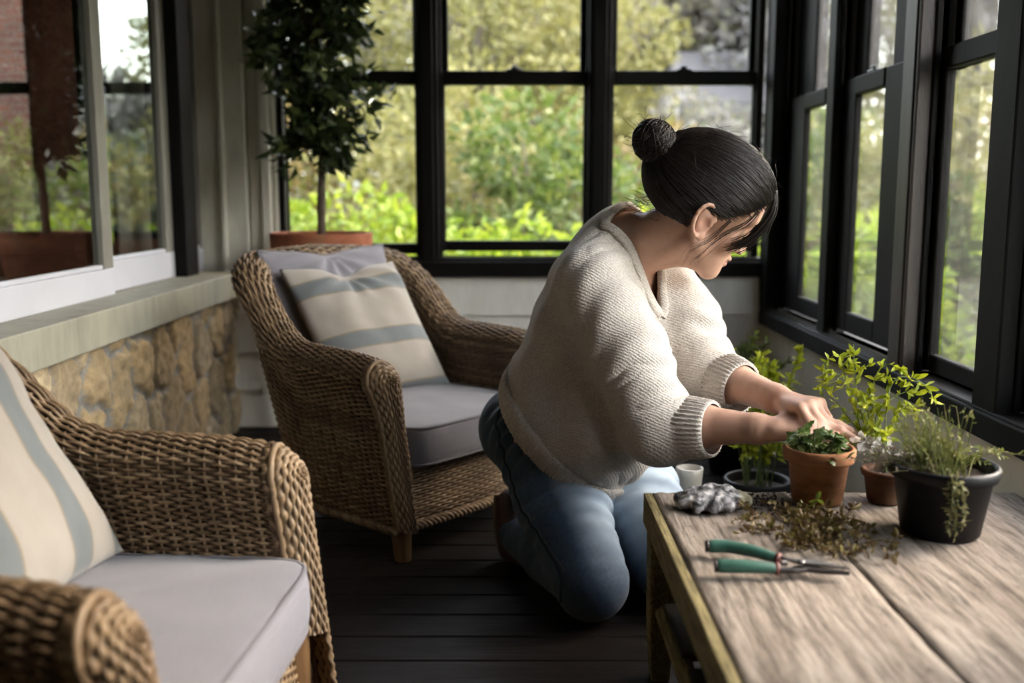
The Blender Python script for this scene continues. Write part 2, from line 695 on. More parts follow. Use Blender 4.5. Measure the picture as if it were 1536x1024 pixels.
# three double-hung windows across the back, their posts, and the head
sash_window('window_1', BK, -0.858, -0.352, -0.853, -0.357, 0.648, 0.700, 1.286, 1.336, 1.90, M['glass'], lock=False)
sash_window('window_2', BK, -0.268, 0.283, -0.250, 0.266, 0.648, 0.711, 1.286, 1.336, 1.90, M['glass'])
sash_window('window_3', BK, 0.366, 0.91, 0.379, 0.895, 0.648, 0.711, 1.286, 1.336, 1.90, M['glass'])
for i, (a, b) in enumerate(((-0.352, -0.270), (0.280, 0.366))):
    m = MB().box(a + .003, b - .003, 3.758, 3.90, 0.636, 2.05)
    m.box(a + .016, b - .020, 3.745, 3.76, 0.636, 2.05)
    structure(modbevel(m.build('trim_%d' % (3 + i), M['dark']), 0.004))
structure(modbevel(MB().box(-0.865, 0.95, 3.74, 3.90, 1.99, 2.10).build('trim_5', M['dark']), 0.004))


# ---------------------------------------------------------------- right wall
def right_wall():
    w = MB()
    w.box(0.95, 1.10, -1.75, 3.90, -0.02, 0.405)
    w.box(0.95, 1.10, -1.75, 3.90, 1.99, 2.25)
    w.box(0.95, 1.10, -1.75, 0.56, 0.405, 1.99)  # unseen stretch closed up to cut window light near the camera
    structure(w.build('wall_right', M['lowwall']))
    s = MB()
    s.box(0.928, 0.972, -1.7, 3.745, 0.402, 0.456)
    s.box(0.935, 1.10, -1.7, 3.745, 0.440, 0.462)
    structure(modbevel(s.build('trim_6', M['dark']), 0.004))
    k = 7
    for a, b, m, d in ((3.655, 3.765, 'dark', 0.93), (3.055, 3.125, 'dark', 0.958), (2.372, 2.466, 'post', 0.936), (1.90, 2.000, 'dark', 0.936),
                       (1.06, 1.16, 'dark', 0.936), (0.54, 0.62, 'dark', 0.936)):
        q = MB().box(d, 1.005, a, b, 0.456, 2.05)
        if m == 'post':
            q.box(d - .004, d + .01, a + .012, b - .012, 0.462, 2.05)
        structure(modbevel(q.build('trim_%d' % k, M[m]), 0.004))
        k += 1
    structure(modbevel(MB().box(0.93, 1.10, -1.7, 3.76, 1.99, 2.10).build('trim_%d' % k, M['dark']), 0.004))
    structure(modbevel(MB().box(0.936, 0.948, 3.66, 3.685, 0.462, 1.99).build('trim_%d' % (k + 1), M['greyframe']), 0.002))  # added pale strip stands in for the highlight on the corner post


right_wall()
sash_window('window_4', RT, 3.125, 3.655, 3.229, 3.457, 0.462, 0.535, 1.167, 1.217, 1.86, M['glass'], lock=False, dp=0.02, fd=0.085, rail=0.06, screen=True)
sash_window('window_5', RT, 2.466, 3.055, 2.725, 2.953, 0.462, 0.538, 1.167, 1.217, 1.86, M['glass'], dp=0.02, fd=0.085, rail=0.06, screen=True)
sash_window('window_6', RT, 2.000, 2.372, 2.058, 2.345, 0.462, 0.508, 1.165, 1.215, 1.86, M['glass'], lock=False, dp=0.02, fd=0.085, rail=0.042, screen=True)
sash_window('window_7', RT, 1.16, 1.90, 1.21, 1.85, 0.462, 0.508, 1.165, 1.215, 1.86, M['glass'], dp=0.02, fd=0.085, rail=0.042)
sash_window('window_8', RT, 0.62, 1.06, 0.66, 1.02, 0.462, 0.508, 1.165, 1.215, 1.86, M['glass'], dp=0.02, fd=0.085, rail=0.042)


# ---------------------------------------------------------------- house wall on the left
def stone_wall():
    """knobbly fieldstone wall with recessed mortar, one mesh, stones from a jittered cell pattern"""
    y0, y1, z0, z1 = -0.4, 3.76, -0.01, 0.515
    h = 0.0075
    ny, nz = int((y1 - y0) / h), int((z1 - z0) / h)
    rg = np.random.default_rng(21)
    sy, sz = 0.17, 0.165
    pts = []
    for j in range(-1, int((z1 - z0) / sz) + 2):
        for i in range(-1, int((y1 - y0) / sy) + 2):
            pts.append((y0 + (i + 0.5 * (j % 2) + rg.uniform(-.42, .42)) * sy, z0 + (j + .5 + rg.uniform(-.42, .42)) * sz))
    pts = np.array(pts)
    Y, Z = np.meshgrid(np.linspace(y0, y1, ny), np.linspace(z0, z1, nz), indexing='ij')
    P = np.stack([Y.ravel(), Z.ravel()], 1)
    wob = np.stack([vnoise(np.c_[P, P[:, :1] * 0], 13, 1.0), vnoise(np.c_[P, P[:, :1] * 0], 13, 9.0)], 1) * 0.026 + np.stack([vnoise(np.c_[P, P[:, :1] * 0], 38, 3.0), vnoise(np.c_[P, P[:, :1] * 0], 38, 6.0)], 1) * 0.009
    Pw = P + wob
    d = np.sqrt((((Pw[:, None, 0] - pts[None, :, 0]) / 1.0) ** 2 + ((Pw[:, None, 1] - pts[None, :, 1]) / 1.15) ** 2))
    o = np.argsort(d, axis=1)[:, :2]
    d1 = np.take_along_axis(d, o[:, :1], 1)[:, 0]
    d2 = np.take_along_axis(d, o[:, 1:2], 1)[:, 0]
    e = np.clip((d2 - d1 - 0.013) / 0.020, 0, 1)
    e = e * e * (3 - 2 * e)
    rad = rg.uniform(0.6, 1.0, len(pts))
    rough = vnoise(np.c_[P, P[:, :1] * 0], 34, 4.0, 3) * 0.0075 + vnoise(np.c_[P, P[:, :1] * 0], 11, 2.0) * 0.010
    x = -1.052 + e * (0.020 * rad[o[:, 0]] + rough)
    cols = np.array([(0.44, 0.325, 0.175), (0.50, 0.395, 0.245), (0.36, 0.28, 0.17), (0.44, 0.36, 0.25), (0.50, 0.36, 0.185)])
    cc = cols[rg.integers(0, 5, len(pts))][o[:, 0]]
    m = (e > 0.3)[:, None]
    cc = np.where(m, cc, np.array([[0.26, 0.255, 0.24]]))
    me = meshdata('wall_left', np.c_[x, P], gridfaces(ny, nz), M['stone'])
    at = me.color_attributes.new('stone', 'FLOAT_COLOR', 'POINT')
    at.data.foreach_set('color', np.c_[cc, np.ones(len(cc))].astype(np.float32).ravel())
    structure(link('wall_left', me))
    b = MB().box(-1.25, -1.056, -1.75, 3.80, -0.02, 0.52)
    b.box(-1.25, -1.156, -1.75, -0.6, 0.52, 2.25)
    b.box(-1.25, -1.156, -1.75, 3.80, 1.90, 2.25)
    structure(b.build('wall_left', M['batten']))
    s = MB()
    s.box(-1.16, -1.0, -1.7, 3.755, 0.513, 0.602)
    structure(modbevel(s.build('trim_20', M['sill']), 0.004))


stone_wall()
LF = lambda u, w, z: (-1.155 - w, u, z)


def slider(name, u0, u1, w0, st0, st1, zb, zp, zt, m_bottom, m_side):
    """sliding house window leaf: bottom rail white, stiles grey, one pane"""
    b = MB()
    bx(b, LF, u0, u1, w0, w0 + 0.03, zb, zp)
    bx(b, LF, u0 + .004, u1 - .004, w0 + .006, w0 + 0.03, zp, zp + 0.012)
    root = structure(modbevel(b.build(name, m_bottom), 0.003))
    s = MB()
    bx(s, LF, u0, u0 + st0, w0 + 0.001, w0 + 0.03, zp, zt)
    bx(s, LF, u1 - st1, u1, w0 + 0.001, w0 + 0.03, zp, zt)
    bx(s, LF, u0, u1, w0 + 0.001, w0 + 0.03, zt, zt + 0.05)
    modbevel(s.build('sash', m_side, root), 0.003)
    g = MB()
    bx(g, LF, u0 + .01, u1 - .01, w0 + 0.016, w0 + 0.0165, zp, zt)
    g.build('pane', M['houseglass'], root)
    return root


slider('window_11', 0.9, 2.83, -0.030, 0.06, 0.065, 0.602, 0.678, 1.86, M['white'], M['greyframe'])
slider('window_12', 2.80, 3.45, 0.004, 0.05, 0.075, 0.602, 0.690, 1.86, M['white'], M['greyframe'])
slider('window_13', -0.55, 0.92, 0.004, 0.05, 0.06, 0.602, 0.690, 1.86, M['white'], M['greyframe'])
slider('window_14', 3.565, 3.755, 0.0, 0.02, 0.02, 0.602, 0.685, 1.86, M['white'], M['greyframe'])
structure(modbevel(MB().box(-1.19, -1.115, 3.44, 3.565, 0.603, 1.92).build('trim_21', M['dark']), 0.004))
structure(modbevel(MB().box(-1.19, -1.14, -0.6, 3.78, 1.89, 1.96).build('trim_22', M['greyframe']), 0.004))

# rear end of the porch behind the photographer
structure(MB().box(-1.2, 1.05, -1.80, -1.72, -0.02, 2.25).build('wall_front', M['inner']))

# the room inside the house, seen dimly through the left windows
M['redwood'] = paint('red_brown_panelling', (0.115, 0.042, 0.026), 0.55, 0.3, 4, 0.2, (14, 14, 1))
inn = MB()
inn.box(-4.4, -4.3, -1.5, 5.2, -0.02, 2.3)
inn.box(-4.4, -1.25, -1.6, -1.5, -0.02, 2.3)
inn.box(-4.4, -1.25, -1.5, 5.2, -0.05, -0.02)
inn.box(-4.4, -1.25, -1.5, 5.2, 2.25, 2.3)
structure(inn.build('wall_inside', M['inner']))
inn = MB()
WI = ((-2.80, -2.40), (-2.13, -1.70))
for a, b in ((-4.4, -2.80), (-2.40, -2.13), (-1.70, -1.25)):
    inn.box(a, b, 5.1, 5.2, -0.02, 2.3)
for a, b in WI:
    inn.box(a, b, 5.1, 5.2, -0.02, 0.66)
    inn.box(a, b, 5.1, 5.2, 1.90, 2.3)
structure(inn.build('wall_inside_back', M['redwood']))
IB = lambda u, w, z: (u, 5.09 + w, z)
for k, (a, b) in enumerate(WI):
    sash_window('window_%d' % (15 + k), IB, a, b, a + .02, b - .02, 0.66, 0.70, 1.38, 1.44, 1.85, M['glass'], wm=.03, lock=False, dp=.02, fd=.1)
# ================================================================ the garden outside
GL = {
    'lime': leafmat('lime_green_leaf', [(0, (0.0978, 0.1552, 0.0115)), (0.5, (0.1437, 0.2070, 0.0149)), (1, (0.2185, 0.2587, 0.0299))], 0.45),
    'yellow': leafmat('yellow_green_leaf', [(0, (0.105, 0.102, 0.028)), (0.5, (0.150, 0.146, 0.042)), (1, (0.205, 0.188, 0.075))], 0.4),
    'gold': leafmat('golden_brown_leaf', [(0, (0.0856, 0.0606, 0.0214)), (0.5, (0.1569, 0.1141, 0.0356)), (1, (0.1212, 0.1283, 0.0285))], 0.4),
    'green': leafmat('mid_green_leaf', [(0, (0.0392, 0.0655, 0.0121)), (0.5, (0.0677, 0.0963, 0.0178)), (1, (0.1069, 0.1283, 0.0285))], 0.4),
    'grey': leafmat('grey_brown_bud', [(0, (0.1212, 0.1069, 0.0891)), (0.6, (0.1640, 0.1462, 0.1176)), (1, (0.1711, 0.1640, 0.0927))], 0.3),
    'haze': leafmat('pale_grey_twig', [(0, (0.125, 0.115, 0.108)), (0.6, (0.155, 0.143, 0.135)), (1, (0.13, 0.13, 0.09))], 0.3),
    'blossom': leafmat('white_blossom', [(0, (0.12, 0.112, 0.10)), (0.7, (0.165, 0.155, 0.14)), (1, (0.09, 0.10, 0.035))], 0.3),
    'pine': leafmat('blue_green_needle', [(0, (0.0428, 0.0606, 0.0356)), (1, (0.0998, 0.1212, 0.0784))], 0.2),
}
M['bark'] = paint('grey_brown_bark', (0.075, 0.058, 0.045), 0.85, 0.3, 14, 0.6, (3, 3, 1))


def ground():
    n = 70
    xs = np.linspace(-30, 30, n)
    ys = np.linspace(-14, 46, n)
    X, Y = np.meshgrid(xs, ys, indexing='ij')
    R = np.hypot(np.maximum(np.abs(X) - 5, 0) * 0.8, np.maximum(Y - 6, 0))
    Z = -0.75 + (0.004 + 0.024 * np.clip((X + 5) / 6, 0, 1)) * R ** 1.75 + 0.12 * np.sin(X * 0.7) * np.sin(Y * 0.5)
    t = NT('garden_grass')
    a = t.noise(t.co('Object'), 0.55, 6, 0.6)
    b = t.noise(t.co('Object'), 9, 6, 0.7)
    hz = t.ramp(t.math('MULTIPLY', t.n('SeparateXYZ', {'Vector': t.co('Object')}).outputs[2], 0.4), [(.1, 0.0), (.7, .9)])  # grey-brown haze of the far slope, put into the ground colour by height
    c = t.ramp(a, [(0.3, (0.055, 0.075, 0.016)), (0.5, (0.075, 0.085, 0.025)), (0.68, (0.105, 0.098, 0.08))])
    c = t.mix(t.ramp(b, [(0.4, 0.0), (0.7, 0.6)]), c, (0.05, 0.055, 0.02))
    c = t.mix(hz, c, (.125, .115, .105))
    m = t.pbr(c, 0.9, t.bump(b, 0.8, 0.05))
    o = mk('garden_ground', np.stack([X, Y, Z], -1).reshape(-1, 3), gridfaces(n, n)[:, ::-1], m)
    structure(o)


ground()


def gz(x, y):
    r = math.hypot(max(abs(x) - 5, 0) * 0.8, max(y - 6, 0))
    return -0.75 + (0.004 + 0.024 * min(max((x + 5) / 6, 0), 1)) * r ** 1.75 + 0.12 * math.sin(x * 0.7) * math.sin(y * 0.5)


def plant_mesh(kind, H, W, nl, leaf, seed, lobes=14, trunk=0.25, open_=0.0):
    """a tree or shrub: leaf mesh + woody mesh, sized H high and W wide"""
    rg = np.random.default_rng(seed)
    C, Rr, V, F = [], [], [], []
    mb = MB()
    z0 = H * trunk
    mb.tube([(0, 0, -0.3), (0.02 * H, 0, z0 * .6), (0, 0.01 * H, z0 * 1.2), (0.01, 0, H * .75)], [0.022 * H + .01, .018 * H + .008, .015 * H + .006, .004 * H], 7)
    for i in range(lobes):
        a = 2 * PI * i / lobes * 2.4 + rg.uniform(0, .6)
        t = (i + 0.5) / lobes
        rr = W * .5 * (math.sin(PI * min(1, 0.18 + t * 0.78)) ** 0.7) * rg.uniform(.45, .95)
        c = np.array([rr * math.cos(a), rr * math.sin(a), z0 + (H - z0) * (t * .92 + .02)])
        C.append(c)
        Rr.append(W * rg.uniform(.16, .27))
        b0 = np.array([0, 0, z0 + (c[2] - z0) * .45])
        mb.tube([b0, (b0 + c) / 2 + [0, 0, -.03 * H], c], [0.008 * H + .003, .006 * H + .002, .0025 * H], 5)
    C, Rr = np.array(C), np.array(Rr)
    k = rg.integers(0, lobes, nl)
    d = rand_dirs(nl, rg)
    rad = rg.uniform(0.25 if open_ else 0.5, 1.05, nl) ** 0.6
    P = C[k] + d * (Rr[k] * rad)[:, None] * np.array([1, 1, .8])
    D = d + rg.normal(size=(nl, 3)) * .7
    D[:, 2] -= .15
    V, F = leaves(P, D, leaf * rg.uniform(.6, 1.3, nl), leaf * .55 * rg.uniform(.7, 1.2, nl), rng=rg)
    return meshdata('foliage', V, F, GL[kind], False), meshdata('trunk', mb.v, mb.f, M['bark'])


PROTO = {}


def plant(name, proto, x, y, s, label, cat, group, rz=0.0, sz=1.0):
    r = empty(name, (x, y, gz(x, y)), rz)
    f, t = PROTO[proto]
    r.scale = (s, s, s * sz)
    link('foliage', f, r)
    link('trunk', t, r)
    return tag(r, label, cat, group)


PROTO['lime'] = plant_mesh('lime', 1.55, 1.5, 3800, 0.085, 1)
PROTO['yellow'] = plant_mesh('yellow', 3.2, 2.4, 9500, 0.085, 2, 18)
PROTO['yellowbush'] = plant_mesh('yellow', 1.8, 1.7, 3600, 0.075, 8, 16, 0.12)
PROTO['gold'] = plant_mesh('gold', 1.8, 1.6, 3200, 0.085, 3, 14, 0.15)
PROTO['green'] = plant_mesh('green', 2.2, 1.7, 4200, 0.10, 4, 16, 0.15)
PROTO['grey'] = plant_mesh('grey', 5.0, 4.2, 9000, 0.26, 5, 20, 0.2, 1)
PROTO['haze'] = plant_mesh('haze', 5.0, 4.4, 7000, 0.24, 6, 20, 0.2, 1)
PROTO['pine'] = plant_mesh('pine', 1.9, 1.5, 4200, 0.085, 9, 16, 0.1)
PROTO['blossom'] = plant_mesh('blossom', 2.4, 2.0, 3600, 0.10, 7, 16, 0.2)

GB = 'low lime green shrubs behind the back windows'
for i, (x, y, s) in enumerate([(-1.75, 6.3, 1.0), (-.75, 5.9, .98), (.15, 5.5, .88), (.95, 5.9, .94), (1.9, 5.6, .85)]):
    plant('lime_shrub', 'lime', x, y, s, ['bright lime shrub low outside the left back window, behind the potted fig tree', 'bright lime shrub low behind the post between the left and middle back windows',
          'bright lime shrub low outside the middle back window', 'bright lime shrub low behind the post right of the middle back window', 'bright lime shrub low outside the right back window, behind the woman'][i], 'shrub', GB, i * 1.3)
for i, (p, x, y, s, lab) in enumerate([
        ('gold', -2.1, 7.6, 1.25, 'golden brown bush outside the left back window, behind the fig tree trunk'),
        ('yellowbush', -1.0, 8.0, 1.2, 'yellow green bush outside the left back window, beside the first post'),
        ('green', .22, 7.3, .98, 'rounded mid green bush in the centre of the middle back window'),
        ('yellowbush', -.35, 9.2, 1.35, 'pale yellow bush at the left of the middle back window'),
        ('green', 2.9, 8.3, .85, 'mid green bush low outside the right back window, near the grey roof'),
        ('gold', 1.15, 9.6, 1.1, 'golden bush behind the right post of the middle back window')]):
    plant('garden_bush', p, x, y, s, lab, 'bush', 'bushes beyond the back windows', i * .9)
for i, (p, x, y, s, lab) in enumerate([
        ('yellow', -2.6, 11.5, 1.25, 'yellow green tree high in the left back window'),
        ('yellow', -.4, 12.0, 1.3, 'yellow green tree filling the upper left of the middle back window'),
        ('yellow', .75, 13.2, 1.1, 'yellow green tree filling the upper right of the middle back window'),
        ('grey', 2.6, 19.0, 1.0, 'grey brown budding tree above the house roof in the right back window'),
        ('grey', 5.2, 20.5, 1.05, 'grey brown budding tree right of the house roof'),
        ('grey', -1.2, 18.0, 1.0, 'grey brown budding tree far behind the yellow tree of the middle window'),
        ('grey', .6, 23.0, 1.2, 'grey brown budding tree on the slope beyond the middle window'),
        ('grey', 3.6, 18.4, 1.0, 'grey brown budding tree straight above the roof ridge of the house'),
        ('grey', 1.4, 17.6, .9, 'grey brown budding tree behind the white blossoming tree'),
        ('grey', 4.0, 27.0, 1.3, 'grey brown budding tree at the top of the slope behind the house')]):
    plant('garden_tree', p, x, y, s, lab, 'tree', 'trees beyond the back windows', i * .7)
plant('blossom_tree', 'blossom', 1.95, 11.0, .92, 'small white blossoming tree left of the grey roofed house', 'tree', None)

# what shows through the house, beyond its own far windows
plant('pine_shrub', 'pine', -3.0, 7.9, 1.0, 'pale blue green feathery shrub seen through the left house window', 'shrub', None)
plant('garden_bush', 'yellowbush', -3.3, 6.75, 1.1, 'yellow green bush seen through the far left edge of the house window', 'bush', None)
plant('garden_bush', 'green', -4.2, 9.6, .8, 'mid green bush behind the pale shrub seen through the house window', 'bush', None)
plant('bare_tree', 'haze', -4.6, 11.4, .55, 'pale grey bare tree in the upper pane of the house window, above the pale shrub', 'tree', None)


def chimney():
    t = NT('red_brick')
    b = t.n('TexBrick', {'Vector': t.co('Object', (1, 1, 1), (PI / 2, 0, 0)), 'Color1': (.16, .055, .035, 1), 'Color2': (.11, .04, .03, 1), 'Mortar': (.14, .12, .10, 1), 'Scale': 4.5})
    m = t.pbr(b.outputs['Color'], .85)
    o = modbevel(MB().box(-.45, .42, 0, .6, 0, 4.4).build('brick_chimney', m), .01)
    o.location = (-3.85, 7.3, gz(-3.85, 7.3) - .1)
    tag(o, 'red brick chimney seen through the upper far left of the house window', 'chimney')


chimney()

# shrubs seen through the right-hand windows
for i, (p, x, y, s, lab) in enumerate([
        ('yellowbush', 3.05, 6.7, 1.2, 'yellow green shrub behind the nearest right window, left side'),
        ('green', 2.7, 6.3, .75, 'mid green shrub low in the second right window'),
        ('yellowbush', 3.0, 8.0, 1.1, 'yellow green shrub in the middle of the second right window'),
        ('gold', 2.5, 7.6, .8, 'golden shrub low in the farthest right window'),
        ('green', 3.1, 10.0, .95, 'mid green shrub in the farthest right window'),
        ('yellowbush', 3.9, 8.2, 1.5, 'yellow green shrub farther back in the nearest right window'),]):
    plant('side_shrub', p, x, y, s, lab, 'shrub', 'shrubs outside the right windows', i * 1.1)
for i, (p, x, y, s, lab) in enumerate([
        ('haze', 6.0, 13.5, .85, 'pale grey bare tree in the upper part of the second right window'),
        ('haze', 5.2, 16.5, .9, 'pale grey bare tree in the upper part of the farthest right window'),
        ('haze', 9.5, 12.0, .8, 'pale grey bare tree at the right edge of the view')]):
    plant('bare_tree', p, x, y, s, lab, 'tree', 'bare trees outside the right windows', i * .8)


# the neighbour's house with a grey roof
def house():
    x0, x1, y0, y1 = 2.05, 6.5, 14.2, 17.5
    zg, ze, zr = gz(3.5, 14) - .3, 2.16, 3.06
    r = empty('neighbour_house', (x0, y0, zg))
    t = NT('grey_roof_shingles')
    n = t.noise(t.co('Object', (2, 2, 8)), 4, 5)
    roof = t.pbr(t.ramp(n, [(0.3, (0.033, 0.030, 0.030)), (0.7, (0.048, 0.044, 0.044))]), 0.8, t.bump(n, .4, .02))
    wall = paint('grey_brown_house_wall', (0.045, 0.043, 0.033), 0.8)
    L = lambda *a: (a[0] - x0, a[1] - x0, a[2] - y0, a[3] - y0, a[4] - zg, a[5] - zg)
    w = MB().box(*L(x0 + .3, x1, y0 + .3, y1, zg, ze)).build('wall', wall, r)
    q = MB()
    o = lambda x, y, z: (x - x0, y - y0, z - zg)
    ym = (y0 + y1) / 2
    A = [o(x0, y0, ze), o(x1, y0, ze), o(x1, ym, zr), o(x0 + .5, ym, zr), o(x0, y1, ze), o(x1, y1, ze)]
    B = [(a[0], a[1], a[2] - .14) for a in A]
    q.add(A + B, [(0, 1, 2, 3), (3, 2, 5, 4), (0, 3, 4), (6, 9, 8, 7), (9, 10, 11, 8), (6, 10, 9), (0, 6, 7, 1), (1, 7, 8, 2), (4, 5, 11, 10), (0, 4, 10, 6), (2, 8, 11, 5)])
    q.build('roof', roof, r)
    MB().box(*L(x0 - .02, x1, y0 - .05, y0, ze - .16, ze - .03)).build('gutter', paint('pale_gutter', (.07, .068, .066), .5), r)
    MB().box(*L(2.75, 3.0, y0 + .1, y0 + .35, zg, ze - .1)).build('porch_post', paint('pale_post', (.09, .086, .078), .6), r)
    m = MB().box(*L(3.5, 4.4, y0 + .26, y0 + .31, 0.9, 1.8))
    m.build('window', paint('dark_far_window', (.03, .035, .04), .2), r)
    tag(r, 'grey roofed neighbouring house seen through the right back window', 'house')


house()
# ================================================================ wicker armchairs and their cushions
def wicker_mat(name, c0, c1, c2):
    t = NT(name)
    g = t.n('NewGeometry')
    n = t.noise(t.co('Object'), 9, 4, 0.6)
    n2 = t.noise(t.co('Object'), 70, 3, 0.6)
    c = t.ramp(g.outputs['Random Per Island'], [(0, c0), (0.55, c1), (1, c2)])
    c = t.mix(t.ramp(n, [(0.4, 0.0), (0.72, 0.6)]), c, tuple(x * .55 for x in c0))
    c = t.mix(t.ramp(n2, [(0.5, 0.0), (0.8, 0.35)]), c, tuple(min(1, x * 1.5) for x in c2))
    return t.pbr(c, 0.48, t.bump(n2, 0.25, 0.001), Specular_IOR_Level=0.4)


M['wicker'] = wicker_mat('brown_woven_cane', (0.135, 0.086, 0.046), (0.215, 0.143, 0.080), (0.32, 0.228, 0.138))
M['cane_in'] = paint('dark_backing_and_deck', (0.032, 0.02, 0.012), 0.8)
M['chairleg'] = paint('honey_brown_wood_leg', (0.15, 0.082, 0.035), 0.45, 0.25, 5, 0.15, (6, 6, 1))


def weave(S, N, per, wid, thk, amp, ring=5, phase=0):
    """strands along axis 0 of the surface grid S (nu, nv, 3); 'per' samples to one stake"""
    nu, nv, _ = S.shape
    Vd = np.gradient(S, axis=1)
    Vd /= np.linalg.norm(Vd, axis=2)[..., None] + 1e-9
    u = np.arange(nu)[:, None] / per
    j = np.arange(nv)[None, :] + phase
    C = S + N * (amp * np.cos(PI * (u + j)))[..., None]
    pitch = np.linalg.norm(np.gradient(S, axis=1), axis=2)
    a = np.arange(ring) / ring * 2 * PI
    R = (wid * pitch)[..., None, None] * np.cos(a)[:, None] * Vd[:, :, None, :] + thk * np.sin(a)[:, None] * N[:, :, None, :]
    P = (C[:, :, None, :] + R).transpose(1, 0, 2, 3)
    V = P.reshape(-1, 3)
    b = np.arange(nv)[:, None, None] * nu * ring
    i = np.arange(nu - 1)[None, :, None] * ring
    k = np.arange(ring)[None, None, :]
    k2 = (k + 1) % ring
    F = np.stack([b + i + k, b + i + k2, b + i + ring + k2, b + i + ring + k], -1).reshape(-1, 4)
    return V, F


def gridnormals(S):
    n = np.cross(np.gradient(S, axis=0), np.gradient(S, axis=1))
    return n / (np.linalg.norm(n, axis=2)[..., None] + 1e-9)


class Chair:
    """local frame: x right, y forward, z up"""
    zb = 0.085

    @staticmethod
    def plan(s, z):
        """s in 0..1 from right front post round the back to the left front post; returns xy and outward normal"""
        f = (z - 0.08) / 0.62
        hw = 0.268 + 0.034 * f
        yf = 0.325 - 0.078 * f
        yb = -0.140 - 0.170 * f
        r = 0.15
        L1 = (yf - yb) - r
        L2 = PI / 2 * r
        L3 = 2 * hw - 2 * r
        T = 2 * L1 + 2 * L2 + L3
        q = s * T
        if q > T / 2:
            p, n = Chair.plan(1 - s, z)
            return np.array([-p[0], p[1]]), np.array([-n[0], n[1]])
        if q <= L1:
            return np.array([hw, yf - q]), np.array([1.0, 0])
        q -= L1
        if q <= L2:
            a = q / r
            return np.array([hw - r + r * math.cos(a), yb + r - r * math.sin(a)]), np.array([math.cos(a), -math.sin(a)])
        q -= L2
        return np.array([hw - r - q, yb]), np.array([0, -1.0])

    @staticmethod
    def height(s):
        m = min(s, 1 - s) * 2
        pts = [(0, .492), (.10, .502), (.36, .509), (.43, .527), (.49, .578), (.56, .658), (.63, .704), (.72, .722), (1, .735)]
        return float(np.interp(m, [p[0] for p in pts], [p[1] for p in pts]))

    @staticmethod
    def profile(h, n):
        r = 0.047
        m = np.clip((h - .5) / .2, 0, 1)
        pts = [(.022, Chair.zb), (.026, .2), (.028, .32), (.034, h - .115), (.046, h - .075)]
        for a in np.linspace(-10, 190, 12):
            pts.append((.008 + r * math.cos(math.radians(a)), h - r + r * math.sin(math.radians(a))))
        pts += [(-.036, h - .09), (-.028, h - .15), (-.024, .27), (-.022, .2)]
        return smooth_path(pts, n)

    @staticmethod
    def surface(nu, nv):
        S = np.zeros((nu, nv, 3))
        ss = np.linspace(0, 1, nu)
        H = np.array([Chair.height(s) for s in ss])
        for _ in range(6):
            H[1:-1] = (H[:-2] + H[1:-1] * 2 + H[2:]) / 4
        for i, s in enumerate(ss):
            pr = Chair.profile(H[i], nv)
            for j, (o, z) in enumerate(pr):
                p, n = Chair.plan(s, z)
                S[i, j] = (p[0] + n[0] * o, p[1] + n[1] * o, z)
        return S


